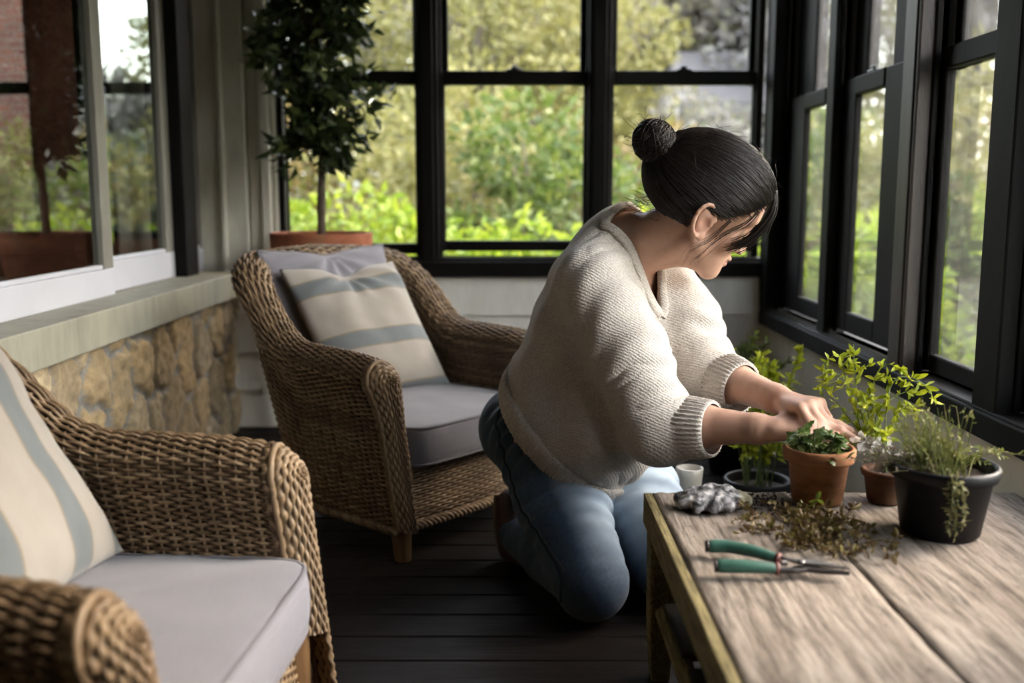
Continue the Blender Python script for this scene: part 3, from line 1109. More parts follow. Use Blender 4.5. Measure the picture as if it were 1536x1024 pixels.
def build_chair(label, group):
    root = empty('wicker_armchair')
    tag(root, label, 'armchair', group)
    per = 4
    nst = 62
    S = Chair.surface(nst * per + 1, 132)
    N = gridnormals(S)
    if (N[10, 10] @ np.array([1, 0, 0])) < 0:
        N = -N
    V, F = weave(S, N, per, 0.50, 0.0030, 0.0042)
    body = mk('woven_shell', V, F, M['wicker'], root)
    B = S[::3, ::2] - N[::3, ::2] * 0.006  # added dark sheet behind the strands, stops light showing through the weave
    mk('weave_backing', B.reshape(-1, 3), gridfaces(*B.shape[:2]), M['cane_in'], body)
    # upright stakes under the weave
    st = MB()
    for i in range(0, nst * per + 1, per):
        st.tube(S[i, ::4], 0.0028, 4)
    st.build('stakes', M['wicker'], body, True)

    # front face of each arm: strands that follow the outline
    for sgn, s0 in ((1, 0), (-1, -1)):
        E = S[s0]
        z = E[:, 2]
        mid = np.stack([np.full(len(E), 0.0)] * 3, 1)
        hmax = z.max()
        inner = np.arange(len(E)) > np.argmax(z)
        for j in range(len(E)):
            zc = min(z[j], hmax - .048)
            p, n = Chair.plan(0, zc)
            o = 0.004
            mid[j] = (sgn * (p[0] + o), p[1], zc)
        k = np.linspace(0, 1, 9)
        G = E[:, None, :] * (1 - k)[None, :, None] + mid[:, None, :] * k[None, :, None]
        G[:, :, 1] += 0.046 * np.sin(k * PI / 2)[None, :] ** 0.7
        ii = np.linspace(0, len(E) - 1, 3 * len(E) // 2).astype(int)
        G2 = np.stack([np.stack([np.interp(np.linspace(0, len(E) - 1, len(E) * 2), np.arange(len(E)), G[:, a, c]) for c in range(3)], -1) for a in range(9)], 1)
        NN = gridnormals(G2)
        if NN[20, 4, 1] < 0:
            NN = -NN
        V, F = weave(G2, NN, 5, 0.6, 0.0042, 0.0022)
        fp = mk('arm_front', V, F, M['wicker'], root)
        Gb = G - np.array([0, 0.004, 0])  # same added light-blocking sheet, inside the arm front
        mk('weave_backing', Gb.reshape(-1, 3), gridfaces(*Gb.shape[:2]), M['cane_in'], fp)
        # rim strand round the outline
        rim = MB().tube(E + np.array([0, 0.006, 0]), 0.0062, 6)
        rim.build('edge_cane', M['wicker'], fp, True)

    # apron under the seat
    nx, nz = 26 * 3 + 1, 20
    X = np.linspace(-.255, .255, nx)
    Z = np.linspace(.095, .228, nz)
    A = np.zeros((nx, nz, 3))
    for i, x in enumerate(X):
        for j, zz in enumerate(Z):
            A[i, j] = (x, 0.322 - 0.078 * (zz - .08) / .62 + 0.012 * (1 - (x / .255) ** 2), zz)
    NA = np.zeros_like(A)
    NA[..., 1] = 1
    V, F = weave(A, NA, 3, 0.5, 0.0026, 0.0026)
    ap = mk('apron', V, F, M['wicker'], root)
    Ab = A[::3] - np.array([0, .005, 0])  # added sheet keeps light from passing through the apron
    mk('weave_backing', Ab.reshape(-1, 3), gridfaces(*Ab.shape[:2]), M['cane_in'], ap)
    # plaited border along the bottom edge
    br = MB()

    def plait(P, r=0.0085):
        P = smooth_path(P, int(len(P) * 3))
        T, Nn, Bn = frames(P)
        L = np.concatenate([[0], np.cumsum(np.linalg.norm(np.diff(P, axis=0), axis=1))])
        for k in range(3):
            a = L / 0.045 * 2 * PI + k * 2 * PI / 3
            br.tube(P + Nn * (np.cos(a) * r * .8)[:, None] + Bn * (np.sin(a) * r * .8)[:, None], r * .72, 5)
    plait([(x, 0.327 + 0.012 * (1 - (x / .265) ** 2), .085) for x in np.linspace(-.275, .275, 30)])
    pts = []
    for s in np.linspace(0, 1, 60):
        p, n = Chair.plan(s, .085)
        pts.append((p[0] + n[0] * .022, p[1] + n[1] * .022, .083))
    plait(pts)
    br.build('braided_border', M['wicker'], root, True)
    # seat deck and legs
    d = MB()
    d.box(-.25, .25, -.16, .30, .205, .228)
    d.build('seat_deck', M['cane_in'], root)
    for x, y in ((.262, .305), (-.262, .305), (.235, -.13), (-.235, -.13)):
        sx = 1 if x > 0 else -1
        prof = [(0.019, 0.0), (0.021, .02), (0.026, .09), (.026, .21)]
        V, F = [], []
        for r, zz in prof:
            o = 0.006 * (1 - zz / .1) if zz < .1 else 0
            for a in range(8):
                ang = PI / 4 * a + PI / 8
                rr = r * 1.08
                V.append((x + rr * math.cos(ang), y + rr * math.sin(ang) + (o if y > 0 else -o), zz))
        for i in range(3):
            for a in range(8):
                b = (a + 1) % 8
                F.append((i * 8 + a, i * 8 + b, i * 8 + 8 + b, i * 8 + 8 + a))
        F += [tuple(range(8))[::-1], tuple(range(24, 32))]
        modbevel(mk('leg', V, F, M['chairleg'], root, False), 0.004)
    return root


CH2 = build_chair('brown wicker armchair farther back, under the potted fig tree and behind the kneeling woman', 'wicker armchairs')
CH2.location = (-.335, 2.733, 0)
CH2.rotation_euler = (0, 0, math.radians(-90 - 40))
CH1 = copy_tree(CH2)
CH1['label'] = 'brown wicker armchair nearest the camera at lower left, seen only in part'
CH1.location = (-.668, 1.245, 0)
CH1.rotation_euler = (0, 0, math.radians(-90 - 4))


# ---------------------------------------------------------------- fabrics
def fabric(name, col, scale=900, stripes=None, rough=0.9):
    t = NT(name)
    co = t.co('Object')
    w = t.n('TexWave', {'Vector': co, 'Scale': scale / 6, 'Distortion': 1.5, 'Detail': 2}, wave_type='BANDS', bands_direction='X').outputs['Fac']
    w2 = t.n('TexWave', {'Vector': co, 'Scale': scale / 6, 'Distortion': 1.5, 'Detail': 2}, wave_type='BANDS', bands_direction='Y').outputs['Fac']
    h = t.math('ADD', w, w2)
    n = t.noise(t.co('Object', (1, 6, 1)), 60, 4)
    if stripes:
        sep = t.n('SeparateXYZ', {'Vector': co})
        y = t.math('MULTIPLY_ADD', sep.outputs[1], 1.0, 0.5)
        st = []
        for p, cc in stripes:
            st.append((p, cc))
        base = t.ramp(y, st, 'CONSTANT')
    else:
        base = col
    dk = t.mix(t.ramp(n, [(0.35, 0.22), (0.65, 0.0)]), base, (0.0, 0.0, 0.0)) if False else t.mix(t.ramp(n, [(0.3, 0.25), (0.7, 0.0)]), base, tuple(c * .62 for c in col))
    return t.pbr(dk, rough, t.bump(t.math('ADD', h, n), 0.25, 0.0008), Sheen_Weight=0.25)


CREAM = (0.295, 0.270, 0.238)
BLUE = (0.108, 0.129, 0.140)
TAN = (0.21, 0.165, 0.11)
M['lilac'] = fabric('lilac_grey_canvas', (0.185, 0.181, 0.212))
M['piping'] = fabric('lilac_grey_piping', (0.145, 0.14, 0.163))


def stripe_stops(bands, lo, hi):
    """bands in metres along local y (-w/2..w/2) mapped to 0..1 by +0.5"""
    st = [(0.0, CREAM)]
    for a, b in bands:
        st += [(a + .5 - .004, TAN), (a + .5, BLUE), (b + .5, TAN), (b + .5 + .003, CREAM)]
    return [(max(0, p), c) for p, c in st]


M['stripe'] = fabric('cream_and_blue_striped_linen', CREAM, 900, stripe_stops([(-.225, -.19), (-.078, -.028), (.10, .148)], 0, 1))
M['stripe2'] = fabric('cream_and_blue_striped_linen_wide', CREAM, 900, stripe_stops([(-.225, -.208), (-.125, -.075), (.050, .100), (.212, .234)], 0, 1))


def cushion_mesh(w, d, t, mat, seed=1, crown=0.018):
    """box cushion with rounded plan, domed top and piping loops; base at z = 0"""
    n = 64
    rows = []
    prof = []
    for a in np.linspace(-90, 90, 15):
        c, s = math.cos(math.radians(a)), math.sin(math.radians(a))
        prof.append((1 - 0.060 * (1 - abs(c) ** .45), (.5 + .5 * np.sign(s) * abs(s) ** .6) * t))
    def plan(k):
        a = 2 * PI * k / n
        c, s = math.cos(a), math.sin(a)
        e = 0.2
        return np.sign(c) * abs(c) ** e * w / 2, np.sign(s) * abs(s) ** e * d / 2
    PL = np.array([plan(k) for k in range(n)])
    pl = np.vstack([PL, PL[:1]])
    L = np.concatenate([[0], np.cumsum(np.linalg.norm(np.diff(pl, axis=0), axis=1))])
    q = np.linspace(0, L[-1], 97)[:-1]
    PL = np.stack([np.interp(q, L, pl[:, 0]), np.interp(q, L, pl[:, 1])], 1)
    n = 96
    V = []
    for f, z in prof:
        bulge = 1 + 0.012 * math.sin(PI * z / t)
        V.append(np.c_[PL * f * bulge, np.full(n, z)])
    for k in np.linspace(.93, 0.02, 14):
        zz = t + crown * (1 - (k / .94) ** 2.2)
        V.append(np.c_[PL * k, np.full(n, zz)])
    V = np.concatenate(V)
    V[:, 2] += vnoise(V, 9, seed) * 0.004 * (V[:, 2] > t * .8) + vnoise(V, 22, seed + 3) * .0012
    m = len(V) // n
    F = []
    for i in range(m - 1):
        for j in range(n):
            F.append((i * n + j, i * n + (j + 1) % n, (i + 1) * n + (j + 1) % n, (i + 1) * n + j))
    F.append(tuple(range(n))[::-1])
    F.append(tuple((m - 1) * n + j for j in range(n)))
    pip = MB()
    for z, f in ((t * .965, .985), (t * .05, .985)):
        P = np.c_[PL * f * 1.004, np.full(n, z)]
        pip.tube(np.vstack([P, P[:2]]), 0.0042, 6)
    return V, F, pip


def seat_cushion(name, label, group):
    V, F, pip = cushion_mesh(.505, .535, .098, M['lilac'])
    o = mk(name, V, F, M['lilac'])
    pip.build('piping', M['piping'], o, True)
    return tag(o, label, 'cushion', group)


def pillow(name, w, h, T, mat, label, cat, group=None, chop=0.0, seed=1, pipe=None):
    n = 49
    u = np.linspace(-1, 1, n)
    U, Vv = np.meshgrid(u, u, indexing='ij')
    f = np.clip((1 - np.abs(U) ** 2.6), 0, 1) ** .62 * np.clip((1 - np.abs(Vv) ** 2.6), 0, 1) ** .62
    X = U * w / 2 * (1 - .055 * (1 - Vv ** 2) * np.abs(U) ** 3)
    Y = Vv * h / 2 * (1 - .055 * (1 - U ** 2) * np.abs(Vv) ** 3)
    dip = chop * np.exp(-(U / .28) ** 2) * np.clip((Vv + .15) / 1.15, 0, 1) ** 1.5
    Y = Y - dip
    P = np.stack([X, Y, X * 0], -1).reshape(-1, 3)
    nz = (vnoise(P, 7, seed) * .012 + vnoise(P, 18, seed + 5) * .004).reshape(n, n)
    edge = np.clip(f * 2, 0, 1)
    fold = (0.006 * np.sin(np.arctan2(Vv - 1.0, U) * 11 + seed) * np.exp(-((Vv - .75) / .35) ** 2) * edge) if chop else 0
    Zf = T * f + nz * edge + fold - dip * .35 * edge
    Zb = -T * .8 * f + nz * .5 * edge
    Vf = np.stack([X, Y, Zf], -1).reshape(-1, 3)
    Vb = np.stack([X, Y, Zb], -1).reshape(-1, 3)
    ff = gridfaces(n, n)
    V = np.vstack([Vf, Vb])
    F = np.vstack([ff, ff[:, ::-1] + n * n])
    o = mk(name, V, F, mat)
    bm = bmesh.new()
    bm.from_mesh(o.data)
    bmesh.ops.remove_doubles(bm, verts=bm.verts, dist=1e-5)
    bm.to_mesh(o.data)
    bm.free()
    if pipe:
        idx = [(i, 0) for i in range(n)] + [(n - 1, j) for j in range(1, n)] + [(i, n - 1) for i in range(n - 2, -1, -1)] + [(0, j) for j in range(n - 2, -1, -1)]
        P = np.array([[X[i, j], Y[i, j], 0] for i, j in idx])
        MB().tube(P, .0035, 6).build('piping', pipe, o, True)
    return tag(o, label, cat, group)


def place(o, chair, loc, basis):
    """put o in a chair's frame: basis columns are the local x, y, z axes"""
    m = Matrix.Identity(4)
    for c in range(3):
        v = Vector(basis[c]).normalized()
        for r in range(3):
            m[r][c] = v[r]
    m.translation = Vector(loc)
    cm = Matrix.Translation(chair.location) @ chair.rotation_euler.to_matrix().to_4x4()
    o.matrix_world = cm @ m


c2 = seat_cushion('seat_cushion', 'lilac grey box seat cushion in the wicker armchair farther back', 'lilac seat cushions')
place(c2, CH2, (0, .085, .231), ((1, 0, 0), (0, 1, 0), (0, 0, 1)))
c1 = copy_tree(c2)
c1['label'] = 'lilac grey box seat cushion in the wicker armchair nearest the camera'
place(c1, CH1, (0, .085, .231), ((1, 0, 0), (0, 1, 0), (0, 0, 1)))


def lean(o, chair, x, y, z, pitch, yaw=0, roll=0, size=.4):
    """stand a pillow on its lower edge at (x, y, z), leaning back by pitch"""
    p, a = math.radians(pitch), math.radians(yaw)
    up = Vector((0, -math.sin(p), math.cos(p)))
    rt = Vector((1, 0, 0))
    nn = rt.cross(up)
    R = Matrix.Rotation(a, 3, 'Z')
    rt, up, nn = R @ rt, R @ up, R @ nn
    r = math.radians(roll)
    rt2 = rt * math.cos(r) + up * math.sin(r)
    up2 = -rt * math.sin(r) + up * math.cos(r)
    c = Vector((x, y, z)) + up * size / 2
    # cushion faces forward: its own z is the face
    place(o, chair, c, (-rt2, up2, -nn) if nn.y < 0 else (rt2, up2, nn))


pb = pillow('back_cushion', .46, .44, .058, M['lilac'], 'lilac grey square back cushion behind the striped pillow in the farther armchair', 'cushion', None, .012, 3, M['piping'])
lean(pb, CH2, 0.0, -.105, .325, 23, 0, 0, .44)
ps = pillow('striped_pillow', .42, .42, .060, M['stripe'], 'cream pillow with level blue grey stripes, on the farther armchair against the lilac cushion', 'pillow', 'striped pillows', .03, 5)
lean(ps, CH2, 0.0, .025, .335, 34, 0, 0, .42)
ps1 = pillow('striped_pillow', .47, .47, .070, M['stripe2'], 'cream pillow with upright blue grey stripe, on the armchair nearest the camera', 'pillow', 'striped pillows', 0, 8)
lean(ps1, CH1, 0.0, .055, .340, 31, 0, -90, .47)
# ================================================================ rough wooden table and what lies on it
def weathered(name, cols, rough=0.85, scale=1.0, bump=0.8):
    t = NT(name)
    co = t.co('Object', (16 * scale, 1.3 * scale, 16 * scale))
    g1 = t.noise(co, 2.6, 9, 0.68, 0.4)
    g2 = t.noise(t.co('Object', (60 * scale, 5 * scale, 60 * scale)), 2.0, 6, 0.65)
    big = t.noise(t.co('Object', (3, 1.6, 3)), 1.6, 5, 0.6)
    c = t.ramp(g1, [(0.28, cols[0]), (0.48, cols[1]), (0.72, cols[2])])
    c = t.mix(t.ramp(g2, [(0.32, 0.85), (0.56, 0.0)]), c, tuple(x * .35 for x in cols[0]))
    c = t.mix(t.ramp(big, [(0.45, 0.0), (0.75, 0.5)]), c, cols[3])
    pit = t.noise(t.co('Object', (34 * scale, 11 * scale, 34)), 4.0, 5, 0.7)
    c = t.mix(t.ramp(pit, [(0.30, 0.7), (0.42, 0.0)]), c, tuple(x * .4 for x in cols[0]))
    h = t.math('ADD', t.math('MULTIPLY', g1, 0.8), g2)
    return t.pbr(c, rough, t.bump(h, bump, 0.004), Specular_IOR_Level=0.25)


M['tabletop'] = weathered('weathered_grey_brown_planks', ((0.13, 0.104, 0.083), (0.275, 0.235, 0.20), (0.40, 0.355, 0.31), (0.19, 0.15, 0.12)))
M['tableleg'] = weathered('yellowed_old_wood', ((0.09, 0.072, 0.032), (0.21, 0.175, 0.08), (0.29, 0.245, 0.125), (0.11, 0.10, 0.045)), 0.8, 1.6, 0.5)
M['shelfwood'] = weathered('dark_old_shelf_wood', ((0.02, 0.016, 0.012), (0.045, 0.036, 0.026), (0.07, 0.055, 0.04), (0.03, 0.025, 0.02)), 0.85, 1.2, 0.4)
TZ = 0.347


def slab(x0, x1, y0, y1, z0, z1, seed, amp=0.0022, step=0.0085):
    """plank with a worn, uneven upper face and ragged ends"""
    nx, ny = max(3, int((x1 - x0) / step)), max(3, int((y1 - y0) / step))
    X, Y = np.meshgrid(np.linspace(x0, x1, nx), np.linspace(y0, y1, ny), indexing='ij')
    P = np.stack([X.ravel(), Y.ravel(), X.ravel() * 0], 1)
    q = P * np.array([24, 3.0, 1])
    d = vnoise(q, 1.0, seed, 3) * amp
    q2 = P * np.array([70, 16, 1])
    d += np.minimum(0, vnoise(q2, 1.0, seed + 7, 2)) * amp * 1.1
    e = np.minimum(np.minimum(X - x0, x1 - X), np.minimum(Y - y0, y1 - Y)).ravel()
    d -= np.clip(1 - e / 0.007, 0, 1) ** 2 * 0.004
    top = np.c_[P[:, :2], z1 + d]
    rag = vnoise(P * np.array([60, 0, 1]), 1.0, seed + 3) * 0.003
    top[:, 1] += np.where(Y.ravel() > y1 - 1e-6, rag, 0)
    F = list(map(tuple, gridfaces(nx, ny)))
    V = list(top)
    idx = lambda i, j: i * ny + j
    ring = [idx(i, 0) for i in range(nx)] + [idx(nx - 1, j) for j in range(1, ny)] + [idx(i, ny - 1) for i in range(nx - 2, -1, -1)] + [idx(0, j) for j in range(ny - 2, 0, -1)]
    b = len(V)
    for k in ring:
        V.append((top[k][0], top[k][1], z0))
    m = len(ring)
    for k in range(m):
        F.append((ring[k], b + k, b + (k + 1) % m, ring[(k + 1) % m]))
    F.append(tuple(b + k for k in range(m))[::-1])
    return V, F


def table():
    r = tag(empty('work_table', (.575, 1.1, 0)), 'low weathered plank table with pots and secateurs, along the right windows', 'table')
    ox, oy = .575, 1.1
    mb = MB()
    xs = [.256, .502, .918]
    for i in range(2):
        V, F = slab(xs[i] + .0005 - ox, xs[i + 1] - .0005 - ox, .42 - oy, 1.768 - oy - (.004 * (i % 2)), TZ - .030, TZ, i * 5 + 1)
        mb.add(V, F)
    mb.build('tabletop', M['tabletop'], r, True)
    for nm, a in (('side_rail', (.262, .288, .45, 1.745, TZ - .078, TZ - .031)), ('side_rail', (.885, .91, .45, 1.745, TZ - .078, TZ - .031)),
                  ('end_rail', (.288, .885, 1.715, 1.742, TZ - .078, TZ - .031)), ('end_rail', (.288, .885, .45, .477, TZ - .078, TZ - .031))):
        modbevel(MB().box(a[0] - ox, a[1] - ox, a[2] - oy, a[3] - oy, a[4], a[5]).build(nm, M['tableleg'], r), 0.004)
    # thin light edge board fixed along the side of the top
    modbevel(MB().box(.240 - ox, .2555 - ox, .42 - oy, 1.766 - oy, TZ - .060, TZ - .0035).build('edge_board', M['tableleg'], r), 0.002)
    for x, y in ((.246, 1.705), (.872, 1.705), (.246, .47), (.872, .47)):
        V = []
        for z, k in ((0, .008), (.1, .002), (TZ - .031, 0)):
            a, b = x - ox + k, x - ox + .05 - k
            c, d = y - oy + k, y - oy + .058 - k
            V += [(a, c, z), (b, c, z), (b, d, z), (a, d, z)]
        F = [(0, 3, 2, 1), (8, 9, 10, 11)]
        for i in (0, 4):
            for j in range(4):
                F.append((i + j, i + (j + 1) % 4, i + 4 + (j + 1) % 4, i + 4 + j))
        modbevel(mk('leg', V, F, M['tableleg'], r, False), 0.006)
    for x in (.262, .878):
        P = [(x + .012 - ox, y - oy, .132 + .004 * math.sin(y * 5)) for y in np.linspace(.49, 1.73, 14)]
        MB().tube(P, .017, 10).build('stretcher', M['tableleg'], r, True)
    s = MB()
    for k in range(5):
        y = .52 + k * .245
        s.box(.27 - ox, .895 - ox, y - oy, y + .20 - oy, .146, .160)
    modbevel(s.build('shelf', M['shelfwood'], r), 0.003)
    return r


table()

# folded paper lying on the shelf under the table top
pp = MB()
pp.box(.335, .50, 1.52, 1.70, .161, .1655)
pp.box(.345, .495, 1.53, 1.69, .1655, .170)
tag(modbevel(pp.build('folded_paper', paint('pale_grey_paper', (.36, .34, .33), .7)), .002), 'pale folded paper on the shelf under the weathered table', 'paper')


# ---------------------------------------------------------------- pots
def terracotta(name, base):
    t = NT(name)
    n = t.noise(t.co('Object', (1, 1, 2.2)), 14, 6, 0.65)
    m = t.noise(t.co('Object'), 60, 4)
    c = t.ramp(n, [(0.3, tuple(x * .55 for x in base)), (0.5, base), (0.75, tuple(min(1, x * 1.25 + .02) for x in base))])
    c = t.mix(t.ramp(t.noise(t.co('Object', (1, 1, .6)), 9, 4), [(.55, 0), (.78, .45)]), c, (.20, .17, .10))
    return t.pbr(c, 0.8, t.bump(m, .25, .001), Specular_IOR_Level=.25)


M['terra'] = terracotta('weathered_terracotta', (0.27, 0.115, 0.05))
M['terra2'] = terracotta('red_brown_terracotta', (0.30, 0.10, 0.05))
M['terra3'] = terracotta('old_brown_clay', (0.105, 0.048, 0.026))
M['black'] = paint('black_plastic_pot', (0.0035, 0.004, 0.0058), 0.5, 0.15, 9, 0.08, Specular_IOR_Level=.3)


def soil_mat():
    t = NT('dark_potting_soil')
    n = t.noise(t.co('Object'), 120, 5, .7)
    c = t.ramp(n, [(.3, (.012, .009, .006)), (.6, (.045, .030, .018)), (.8, (.10, .07, .045))])
    return t.pbr(c, .95, t.bump(n, 1.0, .004))


M['soil'] = soil_mat()
M['stem'] = paint('green_stem', (0.10, 0.14, 0.03), 0.55)
M['twig'] = paint('brown_dry_twig', (0.10, 0.065, 0.035), 0.8)
PL = {
    'herb': leafmat('dark_herb_leaf', [(0, (0.030, 0.060, 0.014)), (0.7, (0.075, 0.12, 0.026)), (1, (0.15, 0.19, 0.05))], .3, .42),
    'bright': leafmat('fresh_lime_leaf', [(0, (0.20, 0.26, 0.012)), (0.6, (0.34, 0.38, 0.02)), (1, (0.45, 0.47, 0.05))], .45),
    'limed': leafmat('soft_green_leaf', [(0, (0.11, 0.16, 0.025)), (0.6, (0.19, 0.25, 0.03)), (1, (0.34, 0.38, 0.05))], .45),
    'grass': leafmat('grassy_stem_green', [(0, (0.10, 0.13, 0.03)), (0.5, (0.17, 0.19, 0.05)), (1, (0.27, 0.24, 0.10))], .35),
    'dry': leafmat('dry_brown_leaf', [(0, (0.07, 0.045, 0.02)), (0.4, (0.15, 0.095, 0.035)), (0.75, (0.17, 0.15, 0.04)), (1, (0.26, 0.20, 0.11))], .2),
    'drygrey': leafmat('dry_grey_brown_fluff', [(0, (0.12, 0.095, 0.075)), (1, (0.24, 0.20, 0.165))], .3),
    'petal': leafmat('white_petal', [(0, (0.62, 0.60, 0.57)), (1, (0.78, 0.76, 0.74))], .3),
    'pink': leafmat('pale_pink_leaf', [(0, (0.42, 0.27, 0.21)), (1, (0.62, 0.52, 0.44))], .3),
}


def pot_parts(root, r0, r1, h, rim, mat, lip=0.006):
    """tapered pot with a collar rim and a hollow inside; r0 base, r1 mouth radius"""
    rb = r1 - rim * .0
    prof = [(r0 * .93, 0), (r0, .004), (r0 + (r1 - lip - r0) * .72, h - rim), (r1 - .001, h - rim + .002), (r1, h - rim + .006), (r1 + .0015, h - .004), (r1 - .002, h),
            (r1 - .006, h - .001), (r1 - .009, h - .006), (r1 - .010, h * .80), (r1 - .012, h * .78)]
    V, F = lathe(prof, 48)
    p = mk('pot', V, F, mat, root)
    s = MB()
    n = 22
    zz = h * .83
    V, F = [(0, 0, zz + .004)], []
    rg = random.Random(5)
    for k in range(1, 7):
        for a in range(n):
            an = 2 * PI * a / n
            rr = (r1 - .0095) * k / 6
            V.append((rr * math.cos(an), rr * math.sin(an), zz + rg.uniform(-.002, .004) * (k < 6)))
    for a in range(n):
        F.append((0, 1 + a, 1 + (a + 1) % n))
    for k in range(5):
        for a in range(n):
            b = 1 + k * n
            F.append((b + a, b + n + a, b + n + (a + 1) % n, b + (a + 1) % n))
    mk('soil', V, F, M['soil'], root)
    return p


def lobed_leaf(P, D, L, W, rng):
    """broad leaf with five points; P base, D direction"""
    D = np.asarray(D, float)
    D /= np.linalg.norm(D)
    r = rng.normal(size=3) * .5 + np.array([0, 0, 1.0])
    S = np.cross(D, r)
    S /= np.linalg.norm(S) + 1e-9
    U = np.cross(S, D)
    out = [(0, 0), (.10, .30), (.30, .50), (.36, .30), (.55, .48), (.66, .26), (.82, .28), (1, 0)]
    pts = out + [(a, -b) for a, b in out[-2:0:-1]]
    V = [P + D * L * .5 + U * W * .10]
    for a, b in pts:
        V.append(P + D * L * a + S * W * b + U * (W * .22 * abs(b) - L * .16 * a * a))
    m = len(pts)
    return np.array(V), [(0, 1 + i, 1 + (i + 1) % m) for i in range(m)]


# terracotta pot with the herb being planted
def herb():
    r = tag(empty('potted_herb', (.536, 1.70, TZ + .001)), 'small terracotta pot with low dark green herb under the hands', 'potted plant')
    pot_parts(r, .043, .0605, .100, .026, M['terra'])
    rg = np.random.default_rng(11)
    st, lf, pk = MB(), MB(), MB()
    for k in range(46):
        a = rg.uniform(0, 2 * PI)
        rad = rg.uniform(0, .046)
        b = np.array([rad * math.cos(a), rad * math.sin(a), .083])
        d = np.array([math.cos(a) * .7, math.sin(a) * .7, 1.0]) + rg.normal(size=3) * .35
        d[2] = abs(d[2])
        if a > PI and rad > .02:
            d[2] += .3
        d /= np.linalg.norm(d)
        ln = rg.uniform(.008, .040)
        t = b + d * ln
        if t[0] > .02 and t[2] > .118:
            t[2] = .118
        st.tube([b, (b + t) / 2 + rg.normal(size=3) * .003, t], [.0013, .0011, .0008], 5)
        for q in range(3):
            dd = d * .4 + rg.normal(size=3) * .8
            dd[2] = dd[2] * .5 + .05
            V, F = lobed_leaf(t + rg.normal(size=3) * .004, dd, rg.uniform(.014, .026), rg.uniform(.012, .022), rg)
            (pk if (k % 7 == 0 and q == 1) else lf).add(V, F)
    # taller sprigs at the left, in front of the wrist
    for b, t in (((-.025, -.02, .085), (-.045, -.025, .128)), ((-.015, -.03, .085), (-.02, -.03, .136)), ((.012, -.02, .085), (.016, -.035, .128)), ((-.03, 0, .085), (-.035, -.03, .118))):
        b, t = np.array(b), np.array(t)
        st.tube([b, (b + t) / 2, t], .0013, 5)
        for q in range(5):
            dd = rg.normal(size=3)
            dd[2] = abs(dd[2]) * .4
            V, F = lobed_leaf(b + (t - b) * rg.uniform(.6, 1), dd, rg.uniform(.018, .030), rg.uniform(.016, .026), rg)
            lf.add(V, F)
    st.build('stems', M['stem'], r, True)
    lf.build('leaves', PL['herb'], r)
    pk.build('pale_leaves', PL['pink'], r)


herb()


def sprig(mb_stem, lf, P, r, nl, L, W, rg, spread=1.0, start=.25):
    """stem tube along P with leaves set along it"""
    P = smooth_path(P, 14)
    mb_stem.tube(P, np.linspace(r, r * .45, len(P)), 5)
    T = np.gradient(P, axis=0)
    T /= np.linalg.norm(T, axis=1)[:, None]
    s = rg.uniform(start, 1, nl) * (len(P) - 1)
    i = s.astype(int).clip(0, len(P) - 2)
    B = P[i] + (P[i + 1] - P[i]) * (s - i)[:, None]
    D = T[i] * .6 + rg.normal(size=(nl, 3)) * spread * .6
    V, F = fine_leaves(B, D, L * rg.uniform(.6, 1.25, nl), W * rg.uniform(.7, 1.2, nl), .3, .25, rng=rg)
    lf.add(V, F)


# black pot with thin grassy stems and one sprig hanging over its front
def grass():
    r = tag(empty('potted_rush', (.684, 1.540, TZ + .001)), 'black plastic pot with thin grassy stems and a trailing sprig', 'potted plant')
    pot_parts(r, .060, .0825, .114, .022, M['black'], .003)
    rg = np.random.default_rng(12)
    st, lf, dr = MB(), MB(), MB()
    for k in range(95):
        b = np.array([rg.normal(-.008, .020), rg.normal(0, .018), .088])
        a = rg.uniform(0, 2 * PI)
        lean_ = rg.uniform(.05, .75)
        d = np.array([math.cos(a) * lean_ * .8 - .25, math.sin(a) * lean_ * .5, 1.0])
        ln = rg.uniform(.06, .135)
        t = b + d / np.linalg.norm(d) * ln
        m = (b + t) / 2 + np.array([0, 0, .010])
        t[2] -= lean_ * .018
        sprig(st, lf, [b, m, t], .0010, 9, .0085, .0028, rg, .8, .3)
    for k in range(60):
        b = np.array([rg.normal(-.02, .02), rg.normal(0.01, .02), .090])
        d = np.array([-1.0, rg.uniform(-.3, .5), rg.uniform(.05, .55)])
        t = b + d / np.linalg.norm(d) * rg.uniform(.05, .105)
        sprig(st, dr, [b, (b + t) / 2 + [0, 0, .012], t], .0008, 10, .009, .0035, rg, 1.2, .3)
    # pale arching sprays to the right, over the rim
    for k in range(9):
        b = np.array([.02, rg.normal(0, .02), .09])
        t = np.array([rg.uniform(.05, .125), rg.uniform(-.03, .05), rg.uniform(.095, .15)])
        sprig(st, lf, [b, (b + t) / 2 + [0, 0, .02], t], .0009, 10, .010, .004, rg, 1.0, .4)
    # ground litter of brown leaves on the soil
    for k in range(40):
        a, q = rg.uniform(0, 2 * PI), rg.uniform(0, .066)
        V, F = leaves(np.array([[q * math.cos(a), q * math.sin(a), .094]]), rg.normal(size=(1, 3)) * [1, 1, .15], .014, .007, rng=rg)
        dr.add(V, F)
    st.build('stems', PL['grass'], r, True)
    lf.build('leaves', PL['grass'], r)
    dr.build('dry_sprays', PL['drygrey'], r)
    s2, l2 = MB(), MB()
    for dx in (0, .006, -.005):
        sprig(s2, l2, [(-.020 + dx, -.050, .092), (-.018 + dx, -.079, .110), (-.016 + dx * 1.4, -.089, .090), (-.012 + dx * 2, -.082, .045), (-.010 + dx * 2, -.076, .016 + abs(dx) * 3)], .0014, 46, .013, .0052, rg, .9, .15)
    s2.build('trailing_stem', M['stem'], r, True)
    l2.build('trailing_sprig', leafmat('grey_green_trailing_leaf', [(0, (.13, .125, .06)), (1, (.27, .26, .12))], .3), r)


grass()


